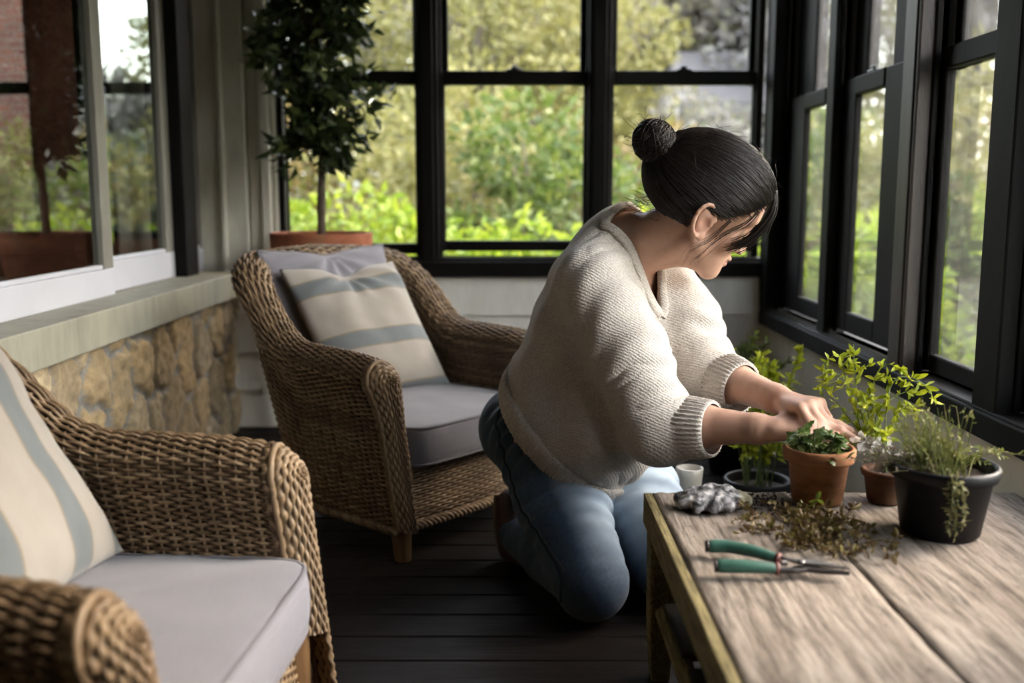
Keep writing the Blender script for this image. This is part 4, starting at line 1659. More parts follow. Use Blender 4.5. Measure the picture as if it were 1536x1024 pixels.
# small clay pot at the back of the table with bright arching stems and white flowers
def limeplant():
    r = tag(empty('potted_lime_plant', (.655, 1.70, TZ + .001)), 'bright lime leaved arching plant in a small clay pot behind the black pot', 'potted plant')
    pot_parts(r, .030, .042, .060, .014, M['terra3'], .003)
    rg = np.random.default_rng(13)
    st, lf = MB(), MB()
    o = np.array([.655, 1.70, TZ])
    tips = [[(.655, 1.70, .40), (.64, 1.76, .44), (.625, 1.80, .50), (.600, 1.81, .59)],
            [(.655, 1.70, .40), (.645, 1.77, .45), (.63, 1.80, .53), (.625, 1.81, .61)],
            [(.655, 1.70, .40), (.65, 1.76, .45), (.65, 1.79, .51), (.675, 1.80, .575)],
            [(.655, 1.70, .40), (.665, 1.74, .46), (.68, 1.77, .535), (.71, 1.78, .556), (.745, 1.77, .540), (.765, 1.77, .505)],
            [(.655, 1.70, .40), (.67, 1.74, .46), (.70, 1.76, .50), (.735, 1.77, .505)],
            [(.655, 1.70, .40), (.655, 1.75, .44), (.66, 1.77, .49), (.69, 1.77, .52)],
            [(.655, 1.70, .40), (.635, 1.78, .45), (.59, 1.83, .52), (.575, 1.84, .565)]]
    for T in tips:
        T = np.array(T) - o
        sprig(st, lf, T, .0016, 32, .021, .0085, rg, 1.0, .35)
        P = smooth_path(T, 12)
        for k in range(3):
            b = P[rg.integers(5, 12)]
            d = rg.normal(size=3) * np.array([1, .5, .6]) + [0, 0, .3]
            t = b + d / np.linalg.norm(d) * rg.uniform(.025, .05)
            sprig(st, lf, [b, (b + t) / 2 + [0, 0, .004], t], .0009, 10, .018, .008, rg, .9, .3)
    st.build('stems', M['stem'], r, True)
    lf.build('leaves', PL['bright'], r)
    fl = MB()
    for c in ((.632, 1.745, .446), (.660, 1.742, .438)):
        c = np.array(c) - o
        st2 = [np.array([0, 0, .055]), (c + [0, 0, .055]) / 2 + [0, .01, .01], c]
        for k in range(6):
            a = 2 * PI * k / 6
            d = np.array([math.cos(a), -.35, math.sin(a) * .8])
            V, F = fine_leaves(np.array([c]), np.array([d]), .024, .022, .2, .12, rng=rg)
            fl.add(V, F)
        MB().tube(st2, .001, 5).build('flower_stem', M['stem'], r, True)
    fl.build('flowers', PL['petal'], r)


limeplant()


# plants standing on the floor beyond the table, by the right wall
def floorplant(x, y, h, w, label, seed, mat, pr, flowers=0):
    r = tag(empty('potted_shrub', (x, y, 0.001)), label, 'potted plant', None)
    pot_parts(r, pr * .72, pr, pr * 1.7, pr * .35, M['black'])
    rg = np.random.default_rng(seed)
    st, lf, fl = MB(), MB(), MB()
    z0 = pr * 1.4
    for k in range(18):
        a = 2 * PI * k / 18 * 3.3 + rg.uniform(0, .5)
        q = rg.uniform(.15, 1) * w / 2
        t = np.array([q * math.cos(a), q * math.sin(a) * .8, z0 + (h - z0) * rg.uniform(.55, 1.0)])
        b = np.array([rg.normal(0, pr * .25), rg.normal(0, pr * .25), z0])
        sprig(st, lf, [b, b * .4 + t * .6 + [0, 0, .03], t], .0024, 80, .026, .011, rg, 1.1, .3)
        if k < flowers:
            for q2 in range(5):
                V, F = leaves(np.array([t * .7 + b * .3 + rg.normal(size=3) * .03]), rand_dirs(1, rg), .026, .022, rng=rg)
                fl.add(V, F)
    st.build('stems', M['stem'], r, True)
    lf.build('leaves', mat, r)
    if flowers:
        tag(fl.build('flowers', PL['petal'], r), kind='stuff')


floorplant(.645, 2.55, .50, .34, 'leafy lime shrub in a pot on the floor beyond the table, by the right wall', 31, PL['bright'], .085, 9)
floorplant(.70, 3.12, .44, .34, 'dull green shrub in a pot on the floor near the back right corner', 33, GL['green'], .09)

# shallow grey tray and a pale vase on the floor beyond the table
ty = MB()
ty.box(.50, .86, 2.06, 2.34, .001, .012)
for a in ((.50, .86, 2.06, 2.072), (.50, .86, 2.328, 2.34), (.50, .512, 2.072, 2.328), (.848, .86, 2.072, 2.328)):
    ty.box(*a, .012, .052)
ty.box(.512, .848, 2.072, 2.328, .012, .030)
tag(modbevel(ty.build('plant_tray', paint('grey_lilac_tray', (.19, .175, .18), .5)), .003), 'shallow grey plant tray on the floor behind the table', 'tray')
M['glaze'] = paint('cream_glaze', (.56, .52, .43), .3, .06)


def vase():
    V, F = lathe([(.017, 0), (.019, .004), (.021, .06), (.026, .15), (.031, .205), (.033, .225), (.030, .226), (.028, .205), (.023, .15), (.018, .06), (.012, .02)], 40)
    o = mk('cream_vase', V, F, M['glaze'])
    o.location = (.432, 2.36, .001)
    tag(o, 'slim cream vase on the floor between the woman and the table corner', 'vase')


vase()


# ---------------------------------------------------------------- glove, secateurs, clippings
def glove():
    C = np.array([.343, 1.664, TZ + .001])
    prim = []
    fingers = [((-.03, -.018, .016), (-.055, -.010, .012)), ((-.012, -.026, .018), (-.030, -.034, .012)), ((.006, -.026, .018), (-.004, -.038, .012)),
               ((.022, -.022, .016), (.022, -.034, .011)), ((-.03, .01, .022), (-.052, .012, .014))]

    def f(p):
        q = p - C.astype(np.float32)
        d = sd_ell(q, (0, 0, .013), np.eye(3), (.055, .034, .021))
        d = smin(d, sd_cone(q, (.02, .004, .018), (.062, .006, .010), .019, .012), .012)
        for a, b in fingers:
            d = smin(d, sd_cone(q, a, b, .0115, .010), .006)
        d = smin(d, sd_cone(q, (-.01, .012, .03), (.03, .018, .028), .009, .007), .008)
        d = d + .0022 * np.sin(q[:, 0] * 190 + q[:, 1] * 60) * np.cos(q[:, 1] * 170)
        return np.maximum(d, -(q[:, 2] - .0005))
    V, F = surface(f, C - [.08, .06, .006], C + [.09, .06, .06], .0022)
    V = relax(V, F, 3)
    V += vnormals(V, F) * (vnoise(V, 95, 2.0, 2) * .0016)[:, None]
    t = NT('mottled_glove_knit')
    n = t.noise(t.co('Object'), 62, 3, .55, .6)
    n2 = t.noise(t.co('Object'), 420, 2)
    c = t.ramp(n, [(.34, (.022, .026, .020)), (.44, (.10, .10, .105)), (.54, (.30, .30, .32)), (.64, (.52, .50, .48))])
    sep = t.n('SeparateXYZ', {'Vector': t.co('Object')})
    cuff = t.ramp(sep.outputs[0], [(.0, 0.0), (.387, 0.0), (.393, 1.0)])
    c = t.mix(t.math('MULTIPLY', cuff, .7), c, (.24, .22, .10))
    o = mk('crumpled_glove', V, F, t.pbr(c, .9, t.bump(n2, .5, .001)))
    tag(o, 'crumpled grey and white mottled gardening glove on the table corner', 'glove')


glove()


def secateurs():
    r = tag(empty('secateurs', (.37, 1.37, TZ + .0015)), 'green handled secateurs lying on the weathered table', 'secateurs')
    o = np.array([.37, 1.37, 0])
    hm = NT('worn_green_handle_paint')
    n = hm.noise(hm.co('Object', (1, 3, 3)), 28, 6, .7)
    mat = hm.pbr(hm.ramp(n, [(.35, (.024, .072, .056)), (.58, (.034, .112, .085)), (.76, (.10, .085, .05))]), .38)
    steel = paint('worn_tool_steel', (.20, .19, .185), .38, .3, 30, .2, Metallic=.9)
    dark = paint('dark_tool_steel', (.035, .03, .03), .45, .2, 30, .1, Metallic=.6)
    red = paint('red_brown_ferrule', (.14, .04, .035), .5)
    for pts in ([(.288, 1.426, .016), (.315, 1.423, .017), (.345, 1.408, .017), (.372, 1.388, .015), (.383, 1.380, .014)],
                [(.286, 1.350, .0145), (.31, 1.347, .0155), (.34, 1.344, .0155), (.362, 1.3425, .0145), (.371, 1.342, .014)]):
        P = smooth_path(np.array(pts) - o, 24)
        q = np.linspace(0, 1, 24)
        rr = .0118 - .0034 * q + .0012 * np.sin(q * PI)
        rr[0] *= .55
        rr[1] *= .9
        rr[-1] *= .9
        h = MB().tube(P, rr, 14, True, .82).build('handle', mat, r, True)
        MB().tube([P[-1] - (P[-1] - P[-3]) * .25, P[-1] + (P[-1] - P[-3]) * .35], .0088, 12).build('ferrule', red, h, True)
        MB().tube([P[0] - (P[2] - P[0]) * .08, P[0] + (P[2] - P[0]) * .45], .0102, 12, True, .85).build('end_cap', dark, h, True)

    def flatbar(outl, z0, z1, nm, m):
        V = [(x - o[0], y - o[1], z0) for x, y in outl] + [(x - o[0], y - o[1], z1) for x, y in outl]
        k = len(outl)
        F = [tuple(range(k))[::-1], tuple(range(k, 2 * k))] + [(i, (i + 1) % k, k + (i + 1) % k, k + i) for i in range(k)]
        return modbevel(mk(nm, V, F, m, r, False), .0012)
    flatbar([(.380, 1.386), (.386, 1.375), (.404, 1.356), (.420, 1.350), (.447, 1.340), (.472, 1.334), (.450, 1.352), (.432, 1.364), (.415, 1.368), (.400, 1.372)], .0145, .0185, 'cutting_blade', steel)
    flatbar([(.369, 1.347), (.370, 1.336), (.395, 1.335), (.414, 1.340), (.436, 1.333), (.470, 1.329), (.462, 1.336), (.440, 1.344), (.420, 1.356), (.404, 1.356), (.392, 1.348)], .0085, .0142, 'hook_blade', dark)
    V, F = lathe([(.0065, .0185), (.0065, .021), (.004, .0225)], 18)
    mk('pivot_bolt', np.array(V) + [.408 - o[0], 1.353 - o[1], 0], F, steel, r)
    # coil spring between the handles
    a = np.linspace(0, 7 * 2 * PI, 120)
    P = np.c_[.392 - o[0] - .008 * a / a[-1], 1.365 - o[1] + .0 * a, np.full(120, .0135)]
    P[:, 1] += .0035 * np.cos(a)
    P[:, 2] += .0035 * np.sin(a)
    MB().tube(P, .0007, 5).build('spring', steel, r, True)


secateurs()


def clippings():
    rg = np.random.default_rng(17)
    mb, tw = MB(), MB()
    for k in range(150):
        c = np.array([rg.normal(.482, .045), rg.normal(1.535, .060), TZ + .004])
        if not (.37 < c[0] < .585 and 1.40 < c[1] < 1.70) or math.hypot(c[0] - .536, c[1] - 1.70) < .055 or (c[1] < 1.425 and c[0] < .45):
            continue
        a = rg.uniform(0, 2 * PI)
        ln = rg.uniform(.015, .05)
        e = c + np.array([math.cos(a) * ln, math.sin(a) * ln, rg.uniform(0, .016)])
        sprig(tw, mb, [c, (c + e) / 2 + [0, 0, .004], e], .0008, 8, .013, .007, rg, 1.3, .1)
    V = np.array(mb.v)
    V[:, 2] = np.maximum(V[:, 2], TZ + .0015 + rg.uniform(0, .004, len(V)))
    mb.v = [tuple(v) for v in V]
    root = mb.build('plant_clippings', PL['dry'])
    tag(root, 'dry brown and olive plant clippings scattered on the table before the clay pot', 'clippings', kind='stuff')
    tw.build('twigs', M['twig'], root, True)
    cr = MB()
    for k in range(420):
        c = np.array([rg.normal(.44, .05), rg.normal(1.68, .045)])
        if not (.40 < c[0] < .75 and 1.45 < c[1] < 1.755) or math.hypot(c[0] - .536, c[1] - 1.70) < .046 or math.hypot(c[0] - .684, c[1] - 1.540) < .064 or math.hypot(c[0] - .655, c[1] - 1.70) < .033:
            continue
        s = rg.uniform(.0008, .0032)
        d = rg.normal(size=(6, 3)) * .3
        V = np.array([(1, 0, 0), (-1, 0, 0), (0, 1, 0), (0, -1, 0), (0, 0, 1), (0, 0, -.4)]) + d
        V = V * s + [c[0], c[1], TZ + s * .5]
        cr.add(V, [(0, 2, 4), (2, 1, 4), (1, 3, 4), (3, 0, 4), (2, 0, 5), (1, 2, 5), (3, 1, 5), (0, 3, 5)])
    tag(cr.build('soil_crumbs', M['soil']), 'dark soil crumbs spilled on the table round the clay pot', 'soil', kind='stuff')
    # bright fallen leaves by the foot of the clay pot
    lf, s2 = MB(), MB()
    sprig(s2, lf, [(.470, 1.625, TZ + .006), (.492, 1.622, TZ + .012), (.515, 1.625, TZ + .030)], .0012, 16, .018, .008, rg, .9, .1)
    V = np.array(lf.v)
    V[:, 2] = np.maximum(V[:, 2], TZ + .0015)
    lf.v = [tuple(v) for v in V]
    root = lf.build('fallen_sprig', PL['limed'])
    tag(root, 'yellow green sprig lying against the front of the clay pot', 'sprig')
    s2.build('stem', M['stem'], root, True)


clippings()


# ---------------------------------------------------------------- potted fig tree behind the far armchair
def ficus():
    x, y = -.664, 3.50
    stand = tag(empty('plant_stand', (x, y, 0)), 'dark wooden plant stand under the potted fig tree, behind the far armchair', 'plant stand')
    V, F = lathe([(.15, .41), (.16, .412), (.16, .438), (.155, .44)], 40)
    mk('top', V, F, M['post'], stand)
    for k in range(4):
        a = PI / 4 + k * PI / 2
        MB().tube([(.12 * math.cos(a), .12 * math.sin(a), 0), (.10 * math.cos(a), .10 * math.sin(a), .411)], [.014, .017], 8).build('leg', M['post'], stand, True)
    r = tag(empty('potted_fig_tree', (x, y, .441)), 'tall potted weeping fig tree with dense dark leaves in a wide terracotta pot', 'potted tree')
    pot_parts(r, .115, .176, .312, .055, M['terra2'])
    rg = np.random.default_rng(41)
    z = -.441
    tk = MB()
    tr = smooth_path([(.0, 0, .25), (.004, 0, .45), (.012, 0, .62), (.004, .005, .82), (.02, 0, 1.05), (.01, 0, 1.25)], 30)
    tk.tube(tr, np.linspace(.0165, .008, 30) * (1 + .08 * np.sin(np.arange(30) * 1.7)), 9)
    tk.build('trunk', paint('fig_bark', (.105, .078, .056), .8, .3, 24, .4, (2, 2, .6)), r, True)
    br, P, D = MB(), [], []

    def twig(a, b, r0, n):
        a, b = np.array(a), np.array(b)
        m = (a + b) / 2 + np.array([0, 0, .04]) * np.linalg.norm(b - a) / .2
        q = smooth_path([a, m, b], 10)
        br.tube(q, np.linspace(r0, r0 * .4, 10), 5)
        for k in range(n):
            s = rg.uniform(.25, 1.0)
            p = q[min(9, int(s * 9))] + rg.normal(size=3) * .018
            P.append(p)
            d = (b - a) / np.linalg.norm(b - a) + rg.normal(size=3) * .8
            d[2] -= .55
            D.append(d)
    for k in range(112):
        zz = rg.uniform(.64, 1.32)
        a = rg.uniform(0, 2 * PI)
        f = np.interp(zz, [.64, .75, .9, 1.05, 1.35], [.11, .15, .215, .25, .19])
        q = f * rg.uniform(.45, 1.12)
        c = tr[int(np.clip((zz - .28) / .98 * 29, 0, 29))]
        e = np.array([q * math.cos(a) + .01, q * math.sin(a) * .8, zz - rg.uniform(.0, .05)])
        if y + e[1] > 3.70:
            e[1] = 3.70 - y
        twig((c[0], c[1], min(zz - .05, 1.24)), e, .0035, 19)
    # the loose low branches left and right
    for e in ((-.165, -.05, .58), (-.12, -.06, .55), (.10, -.04, .545), (.05, -.08, .53), (.145, -.02, .61), (.225, -.02, .74), (.26, -.03, .80), (-.16, -.04, .80), (-.175, -.05, .95)):
        twig((.01, 0, min(.64, e[2] + .04)), e, .0032, 26)
    P, D = np.array(P), np.array(D)
    P[:, 1] = np.minimum(P[:, 1], 3.70 - y)
    V, F = leaves(P, D, rg.uniform(.042, .070, len(P)), rg.uniform(.023, .035, len(P)), .18, .3, rng=rg)
    V[:, 1] = np.minimum(V[:, 1], 3.725 - y)
    V[:, 0] = np.maximum(V[:, 0], -1.10 - x)
    br.build('branches', M['twig'], r, True)
    mk('leaves', V, F, leafmat('dark_fig_leaf', [(0, (.016, .028, .010)), (.6, (.036, .058, .018)), (1, (.085, .11, .030))], .22, .38), r, False)


ficus()


def ivy():
    rg = np.random.default_rng(71)
    st, lf = MB(), MB()
    o = np.array([-.355, 3.728, .43])
    sprig(st, lf, [(0.0, 0, 0), (.004, -.004, .05), (-.004, -.006, .10), (.0, -.004, .148)], .0018, 14, .030, .022, rg, 1.0, .35)
    sprig(st, lf, [(-.004, -.005, .095), (.02, -.014, .075), (.045, -.012, .065)], .0014, 9, .028, .022, rg, 1.0, .3)
    V = np.array(lf.v)
    V[:, 1] = np.minimum(V[:, 1], .006)
    lf.v = [tuple(v) for v in V]
    r = st.build('ivy_tendril', M['stem'], None, True, loc=tuple(o))
    lf.build('leaves', PL['herb'], r)
    tag(r, 'small ivy tendril hanging below the back sill on the grey siding', 'ivy')


ivy()
# ================================================================ the kneeling woman
A3 = lambda *v: np.array(v, float)


def unit(v):
    v = np.asarray(v, float)
    return v / np.linalg.norm(v)


# joints, in metres
R_HIP, L_HIP = A3(.054, 2.275, .335), A3(.205, 2.365, .335)
R_KNEE, L_KNEE = A3(.165, 1.985, .085), A3(.345, 2.06, .085)
R_ANK, L_ANK = A3(.015, 2.315, .075), A3(.20, 2.41, .07)
R_SHO, L_SHO = A3(.160, 2.005, .728), A3(.318, 2.21, .728)
R_ELB, L_ELB = A3(.296, 1.955, .430), A3(.405, 2.085, .512)
R_WRI, L_WRI = A3(.478, 1.815, .450), A3(.524, 1.885, .487)
HEADC = A3(.384, 2.03, .849)
LAT0, LAT1 = unit((.85, .5, 0)), unit((.64, .77, 0))
# torso sections of the sweater: centre, lateral axis, half width, half depth
SEC = [(A3(.135, 2.235, .24), LAT0, .190, .152), (A3(.142, 2.225, .345), LAT0, .196, .158), (A3(.160, 2.225, .42), LAT0, .192, .155), (A3(.180, 2.20, .50), unit(LAT0 + LAT1 * .6), .184, .146),
       (A3(.203, 2.165, .605), unit(LAT0 * .3 + LAT1), .178, .132), (A3(.212, 2.138, .705), LAT1, .162, .104), (A3(.220, 2.122, .764), LAT1, .126, .078),
       (A3(.234, 2.105, .800), LAT1, .070, .060)]
HEMC = A3(.164, 2.18, .325)
AXU = unit(SEC[6][0] - SEC[4][0])
LT = unit(LAT1 - AXU * (LAT1 @ AXU))
FR = np.cross(LT, AXU)
NB = SEC[6][0] + AXU * .01

# head frame: f forward, l to her left, u up
PITCH = math.radians(31)
YAW = math.radians(6)
ROLL = math.radians(17)
hf = A3(math.cos(YAW) * math.cos(PITCH), math.sin(YAW) * math.cos(PITCH), -math.sin(PITCH))
hl = unit(np.cross(A3(0, 0, 1), hf))
hl = unit(hl + A3(0, 0, 1) * math.sin(ROLL))
hu = np.cross(hf, hl)
HS = 1.08
HR = np.stack([hf, hl, hu])


def hw(f, l, u):
    return HEADC + HS * (hf * f + hl * l + hu * u)


# ---------------------------------------------------------------- hands
def hand_cones(wrist, d, n, t, curls, thumb, spread=.10):
    """d: along the hand, n: out of the palm, t: towards the thumb; returns palm and finger cones"""
    d = unit(d)
    n = unit(n - d * (n @ d))
    t = unit(t - d * (t @ d) - n * (t @ n))
    palm, fing, nails = [], [], []
    lens = ((.036, .024, .019), (.041, .027, .020), (.038, .025, .0195), (.030, .019, .017))
    for k in range(4):
        off = (.0265 - .0175 * k)
        mcp = wrist + d * (.078 - .004 * (k - 1) ** 2 * .8) + t * off - n * (.004 if k in (1, 2) else .001)
        palm.append((wrist + d * .008 + t * off * .55, mcp, .0140, .0112))
        dirv = unit(d + t * spread * (1.2 - k * .85))
        a = 0.0
        p = mcp
        r = (.0092, .0088, .0078, .0066) if k < 3 else (.0080, .0075, .0067, .0058)
        for s in range(3):
            a += curls[k][s]
            v = dirv * math.cos(a) + n * math.sin(a)
            q = p + v * lens[k][s]
            fing.append((p, q, r[s], r[s + 1], k))
            if s == 2:
                nails.append((q, v, unit(-dirv * -math.sin(a) - n * math.cos(a)), t, r[3]))
            p = q
    c0 = wrist + d * .016 + t * .017 + n * .004
    th = []
    p = c0
    for (ln, (dd, tt, nn), ra, rb) in zip((.040, .030, .024), thumb, (.0140, .0108, .0092), (.0110, .0094, .0074)):
        v = unit(d * dd + t * tt + n * nn)
        q = p + v * ln
        th.append((p, q, ra, rb))
        p = q
    nails.append((p, v, unit(np.cross(v, n)) if abs(v @ n) < .9 else t, unit(n), .0074))
    return palm, fing, th, nails


dL, dR = unit((.36, -.92, .10)), unit((.87, -.46, .10))
HAND_L = hand_cones(L_WRI + dL * .008, dL, A3(.12, -.10, -1), A3(-.93, -.33, 0), ((.75, .70, .40), (.85, .75, .45), (.95, .75, .45), (1.0, .75, .45)),
                    ((.75, .55, .38), (.82, .15, .55), (.86, -.05, .50)))
HAND_R = hand_cones(R_WRI + dR * .008, dR, A3(-.05, .35, -1), A3(.42, .88, 0), ((.18, .42, .30), (.25, .45, .35), (.30, .5, .35), (.35, .5, .4)),
                    ((.80, .55, .25), (.95, .20, .25), (.98, .05, .2)))


def sd_hand(p, H):
    palm, fing, th, _ = H
    d = None
    for a, b, ra, rb in palm:
        x = sd_cone(p, a, b, ra, rb)
        d = x if d is None else smin(d, x, .012)
    for k in range(4):
        x = None
        for a, b, ra, rb, kk in fing:
            if kk == k:
                y = sd_cone(p, a, b, ra, rb)
                x = y if x is None else smin(x, y, .0035)
        d = smin(d, x, .005)
    x = None
    for a, b, ra, rb in th:
        y = sd_cone(p, a, b, ra, rb)
        x = y if x is None else smin(x, y, .004)
    return smin(d, x, .010)


def near(p, c, r):
    return np.linalg.norm(p - np.asarray(c, np.float32), axis=1) < r


# ---------------------------------------------------------------- head, in its own frame
def sd_head(q):
    I = np.eye(3)
    d = sd_ell(q, (.001, 0, .043), I, (.101, .074, .081))
    d = smin(d, sd_ell(q, (.046, 0, -.018), I, (.049, .057, .072)), .025)
    for s in (1, -1):
        d = smin(d, sd_cone(q, (.012, s * .047, -.048), (.074, s * .013, -.086), .017, .0155), .022)
        d = smin(d, sd_ell(q, (.066, s * .040, -.014), I, (.023, .020, .021)), .016)
    d = smin(d, sd_ell(q, (.045, 0, -.060), I, (.046, .043, .034)), .02)
    d = smin(d, sd_ell(q, (.080, 0, -.087), I, (.0175, .0165, .0165)), .014)
    for s in (1, -1):
        d = smin(d, sd_cone(q, (.087, s * .012, .036), (.070, s * .048, .034), .0095, .008), .012)
        d = smax(d, -sd_ell(q, (.098, s * .033, .011), I, (.017, .018, .013)), .014)
        d = smin(d, sd_ell(q, (.0735, s * .032, .009), I, (.0125, .0145, .0118)), .004)
    n = smin(sd_cone(q, (.090, 0, .024), (.1060, 0, -.020), .0075, .0098), sd_ell(q, (.1065, 0, -.0225), I, (.0105, .0095, .0088)), .006)
    for s in (1, -1):
        n = smin(n, sd_ell(q, (.1025, s * .0115, -.0275), I, (.0095, .0070, .0068)), .005)
        n = smax(n, -sd_ell(q, (.1065, s * .0062, -.0352), I, (.0052, .0034, .0030)), .002)
    d = smin(d, n, .007)
    d = smin(d, sd_ell(q, (.0925, 0, -.0490), I, (.0105, .0235, .0068)), .004)
    d = smin(d, sd_ell(q, (.0905, 0, -.0615), I, (.0110, .0205, .0072)), .0035)
    for s in (1, -1):
        e = None
        c = A3(-.006, s * .073, -.004)
        ax = unit((-.22, s * .0, 1.0))
        fx = unit((1, 0, .22))
        out = unit((-.35, s * 1.0, 0))
        m = 11
        P = [c + ax * (.031 * math.sin(a)) + fx * (.0185 * math.cos(a)) + out * (.006 + .006 * (1 - math.cos(a)) * .6) for a in np.linspace(.05 * PI, 1.42 * PI, m)[::-1]]
        for a, b in zip(P[:-1], P[1:]):
            x = sd_cone(q, a, b, .0040, .0040)
            e = x if e is None else smin(e, x, .002)
        e = smin(e, sd_ell(q, c + out * .005, np.stack([fx, unit(np.cross(ax, fx)) * 1.0, ax]), (.0165, .0042, .0275)), .004)
        e = smin(e, sd_ell(q, c - ax * .030 + fx * .004 + out * .006, I, (.0078, .0050, .0085)), .006)
        e = smin(e, sd_cone(q, c + fx * .013 + out * .007 - ax * .004, c + fx * .013 + out * .007 + ax * .006, .0042, .003), .003)
        e = smax(e, -sd_ell(q, c + fx * .003 + out * .0125 - ax * .004, I, (.0085, .0068, .0120)), .003)
        d = smin(d, e, .004)
    return d


def f_body(p):
    q = (p - HEADC.astype(np.float32)) @ HR.T.astype(np.float32) / HS
    d = sd_head(q) * HS
    d = smin(d, sd_cone(p, hw(-.022, 0, -.045), NB - AXU * .015 - FR * .004, .050, .054), .03)
    d = smin(d, sd_cone(p, hw(.018, 0, -.075), NB + FR * .035 - AXU * .02, .030, .034), .03)
    # sterno-mastoid cords and collar bones
    d = smin(d, sd_cone(p, hw(-.004, -.052, -.05), NB + FR * .050 - AXU * .030 - LT * .012, .010, .008), .022)
    for s in (1, -1):
        d = smin(d, sd_cone(p, NB + FR * .050 - AXU * .034 + LT * s * .016, NB + FR * .012 - AXU * .012 + LT * s * .135, .0085, .010), .02)
    tor = [(c, s, max(w - (.022 if i > 3 else .05), .05), max(dd - (.019 if i > 3 else .045), .045)) for i, (c, s, w, dd) in enumerate(SEC)]
    d = smin(d, sd_loft(p, tor), .03)
    for s, e, w, H in ((R_SHO, R_ELB, R_WRI, HAND_R), (L_SHO, L_ELB, L_WRI, HAND_L)):
        a = smin(sd_cone(p, s, e, .050, .041), sd_cone(p, e, e + (w - e) * .35, .0405, .0425), .02)
        a = smin(a, sd_cone(p, e + (w - e) * .3, w - (w - e) * .08, .0425, .0265), .02)
        hv = near(p, w, .24)
        if hv.any():
            hd = np.full(len(p), 1.0, np.float32)
            hd[hv] = sd_hand(p[hv], H)
            wr = sd_cone(p, w - (w - e) * .10, w + unit(w - e) * .016, .0265, .0205)
            a = smin(a, wr, .015)
            a = np.where(hv, smin(a, hd, .012), a)
        d = smin(d, a, .015)
    for h, k, an in ((R_HIP, R_KNEE, R_ANK), (L_HIP, L_KNEE, L_ANK)):
        d = smin(d, smin(sd_cone(p, h, k, .085, .060), sd_cone(p, k, an, .055, .038), .02), .03)
        v = unit(an - k)
        d = smin(d, sd_cone(p, an + v * .01 + A3(0, 0, .03), an + v * .03 - A3(0, 0, .035), .034, .026), .02)
    return d


def skin_mat():
    t = NT('warm_skin')
    n = t.noise(t.co('Object'), 38, 5, .6)
    n2 = t.noise(t.co('Object'), 9, 3)
    fr = t.noise(t.co('Object'), 260, 2)
    c = t.ramp(n, [(.3, (.50, .30, .215)), (.7, (.60, .375, .275))])
    c = t.mix(t.ramp(n2, [(.45, 0.0), (.75, .5)]), c, (.56, .30, .22))
    c = t.mix(t.ramp(fr, [(.66, 0.0), (.76, .35)]), c, (.30, .14, .08))
    lip = t.n('Attribute', attribute_name='tint').outputs['Fac']
    c = t.mix(lip, c, (.36, .115, .095))
    p = t.n('BsdfPrincipled', {'Base Color': c, 'Roughness': .54, 'Subsurface Weight': .25, 'Subsurface Radius': (.010, .004, .002), 'Subsurface Scale': .6, 'Specular IOR Level': .4})
    t.set(p, 'Normal', t.bump(fr, .12, .0006))
    return t.sh(p)


M['skin'] = skin_mat()
lo, hi = A3(-.18, 1.68, -.02), A3(.68, 2.56, .99)
V, F = surface(f_body, lo, hi, .0025)
V = relax(V, F, 2, .5)
me = meshdata('person', V, F, M['skin'])
q = (V - HEADC) @ HR.T / HS
tint = np.exp(-((q[:, 1] / .021) ** 4) - ((q[:, 2] + .0555) / .0115) ** 4) * (q[:, 0] > .085) * .75
tint = np.maximum(tint, .30 * np.exp(-((q[:, 0] - .114) / .012) ** 2 - (q[:, 1] / .014) ** 2 - ((q[:, 2] + .024) / .012) ** 2))
for H in (HAND_L, HAND_R):
    for a in [x[1] for x in H[1]] + [H[2][-1][1]]:
        tint = np.maximum(tint, .28 * np.exp(-(np.linalg.norm(V - a, axis=1) / .014) ** 2))
for s in (1, -1):
    tint = np.maximum(tint, .22 * np.exp(-((q[:, 0] + .004) / .02) ** 2 - ((q[:, 1] - s * .078) / .012) ** 2 - ((q[:, 2]) / .03) ** 2))
me.attributes.new('tint', 'FLOAT', 'POINT').data.foreach_set('value', tint.astype(np.float32))
WOMAN = tag(link('person', me), 'woman kneeling at the low table in cream sweater and jeans, hands over a pot', 'person')

# finger nails
nmat = paint('finger_nail', (.50, .31, .25), .3, .05)
for H in (HAND_L, HAND_R):
    for qn, v, up, t_, r in H[3]:
        s = unit(np.cross(v, up))
        P = []
        for i in range(5):
            for j in range(5):
                a = (i / 4 - .5) * 1.7
                P.append(qn + v * (-.006 + j * .003 - .0012 * abs(i - 2) * (j == 4)) + (s * math.sin(a) + up * math.cos(a)) * (r + .0005))
        mk('nail', P, gridfaces(5, 5), nmat, WOMAN)


# ---------------------------------------------------------------- sweater
NKD = unit(hw(-.03, 0, -.05) - NB)
CUFF = []
for e, w in ((R_ELB, R_WRI), (L_ELB, L_WRI)):
    v = unit(w - e)
    CUFF.append((e + v * .068, v))


def sleeve(p, s, e, v, ce):
    m = s * .45 + e * .55
    a = smin(sd_cone(p, s + AXU * -.012, m, .074, .078), sd_cone(p, m, e - A3(0, 0, .012), .078, .072), .03)
    return smin(a, sd_cone(p, e - A3(0, 0, .010), ce - A3(0, 0, .006) + v * .02, .070, .055), .04)


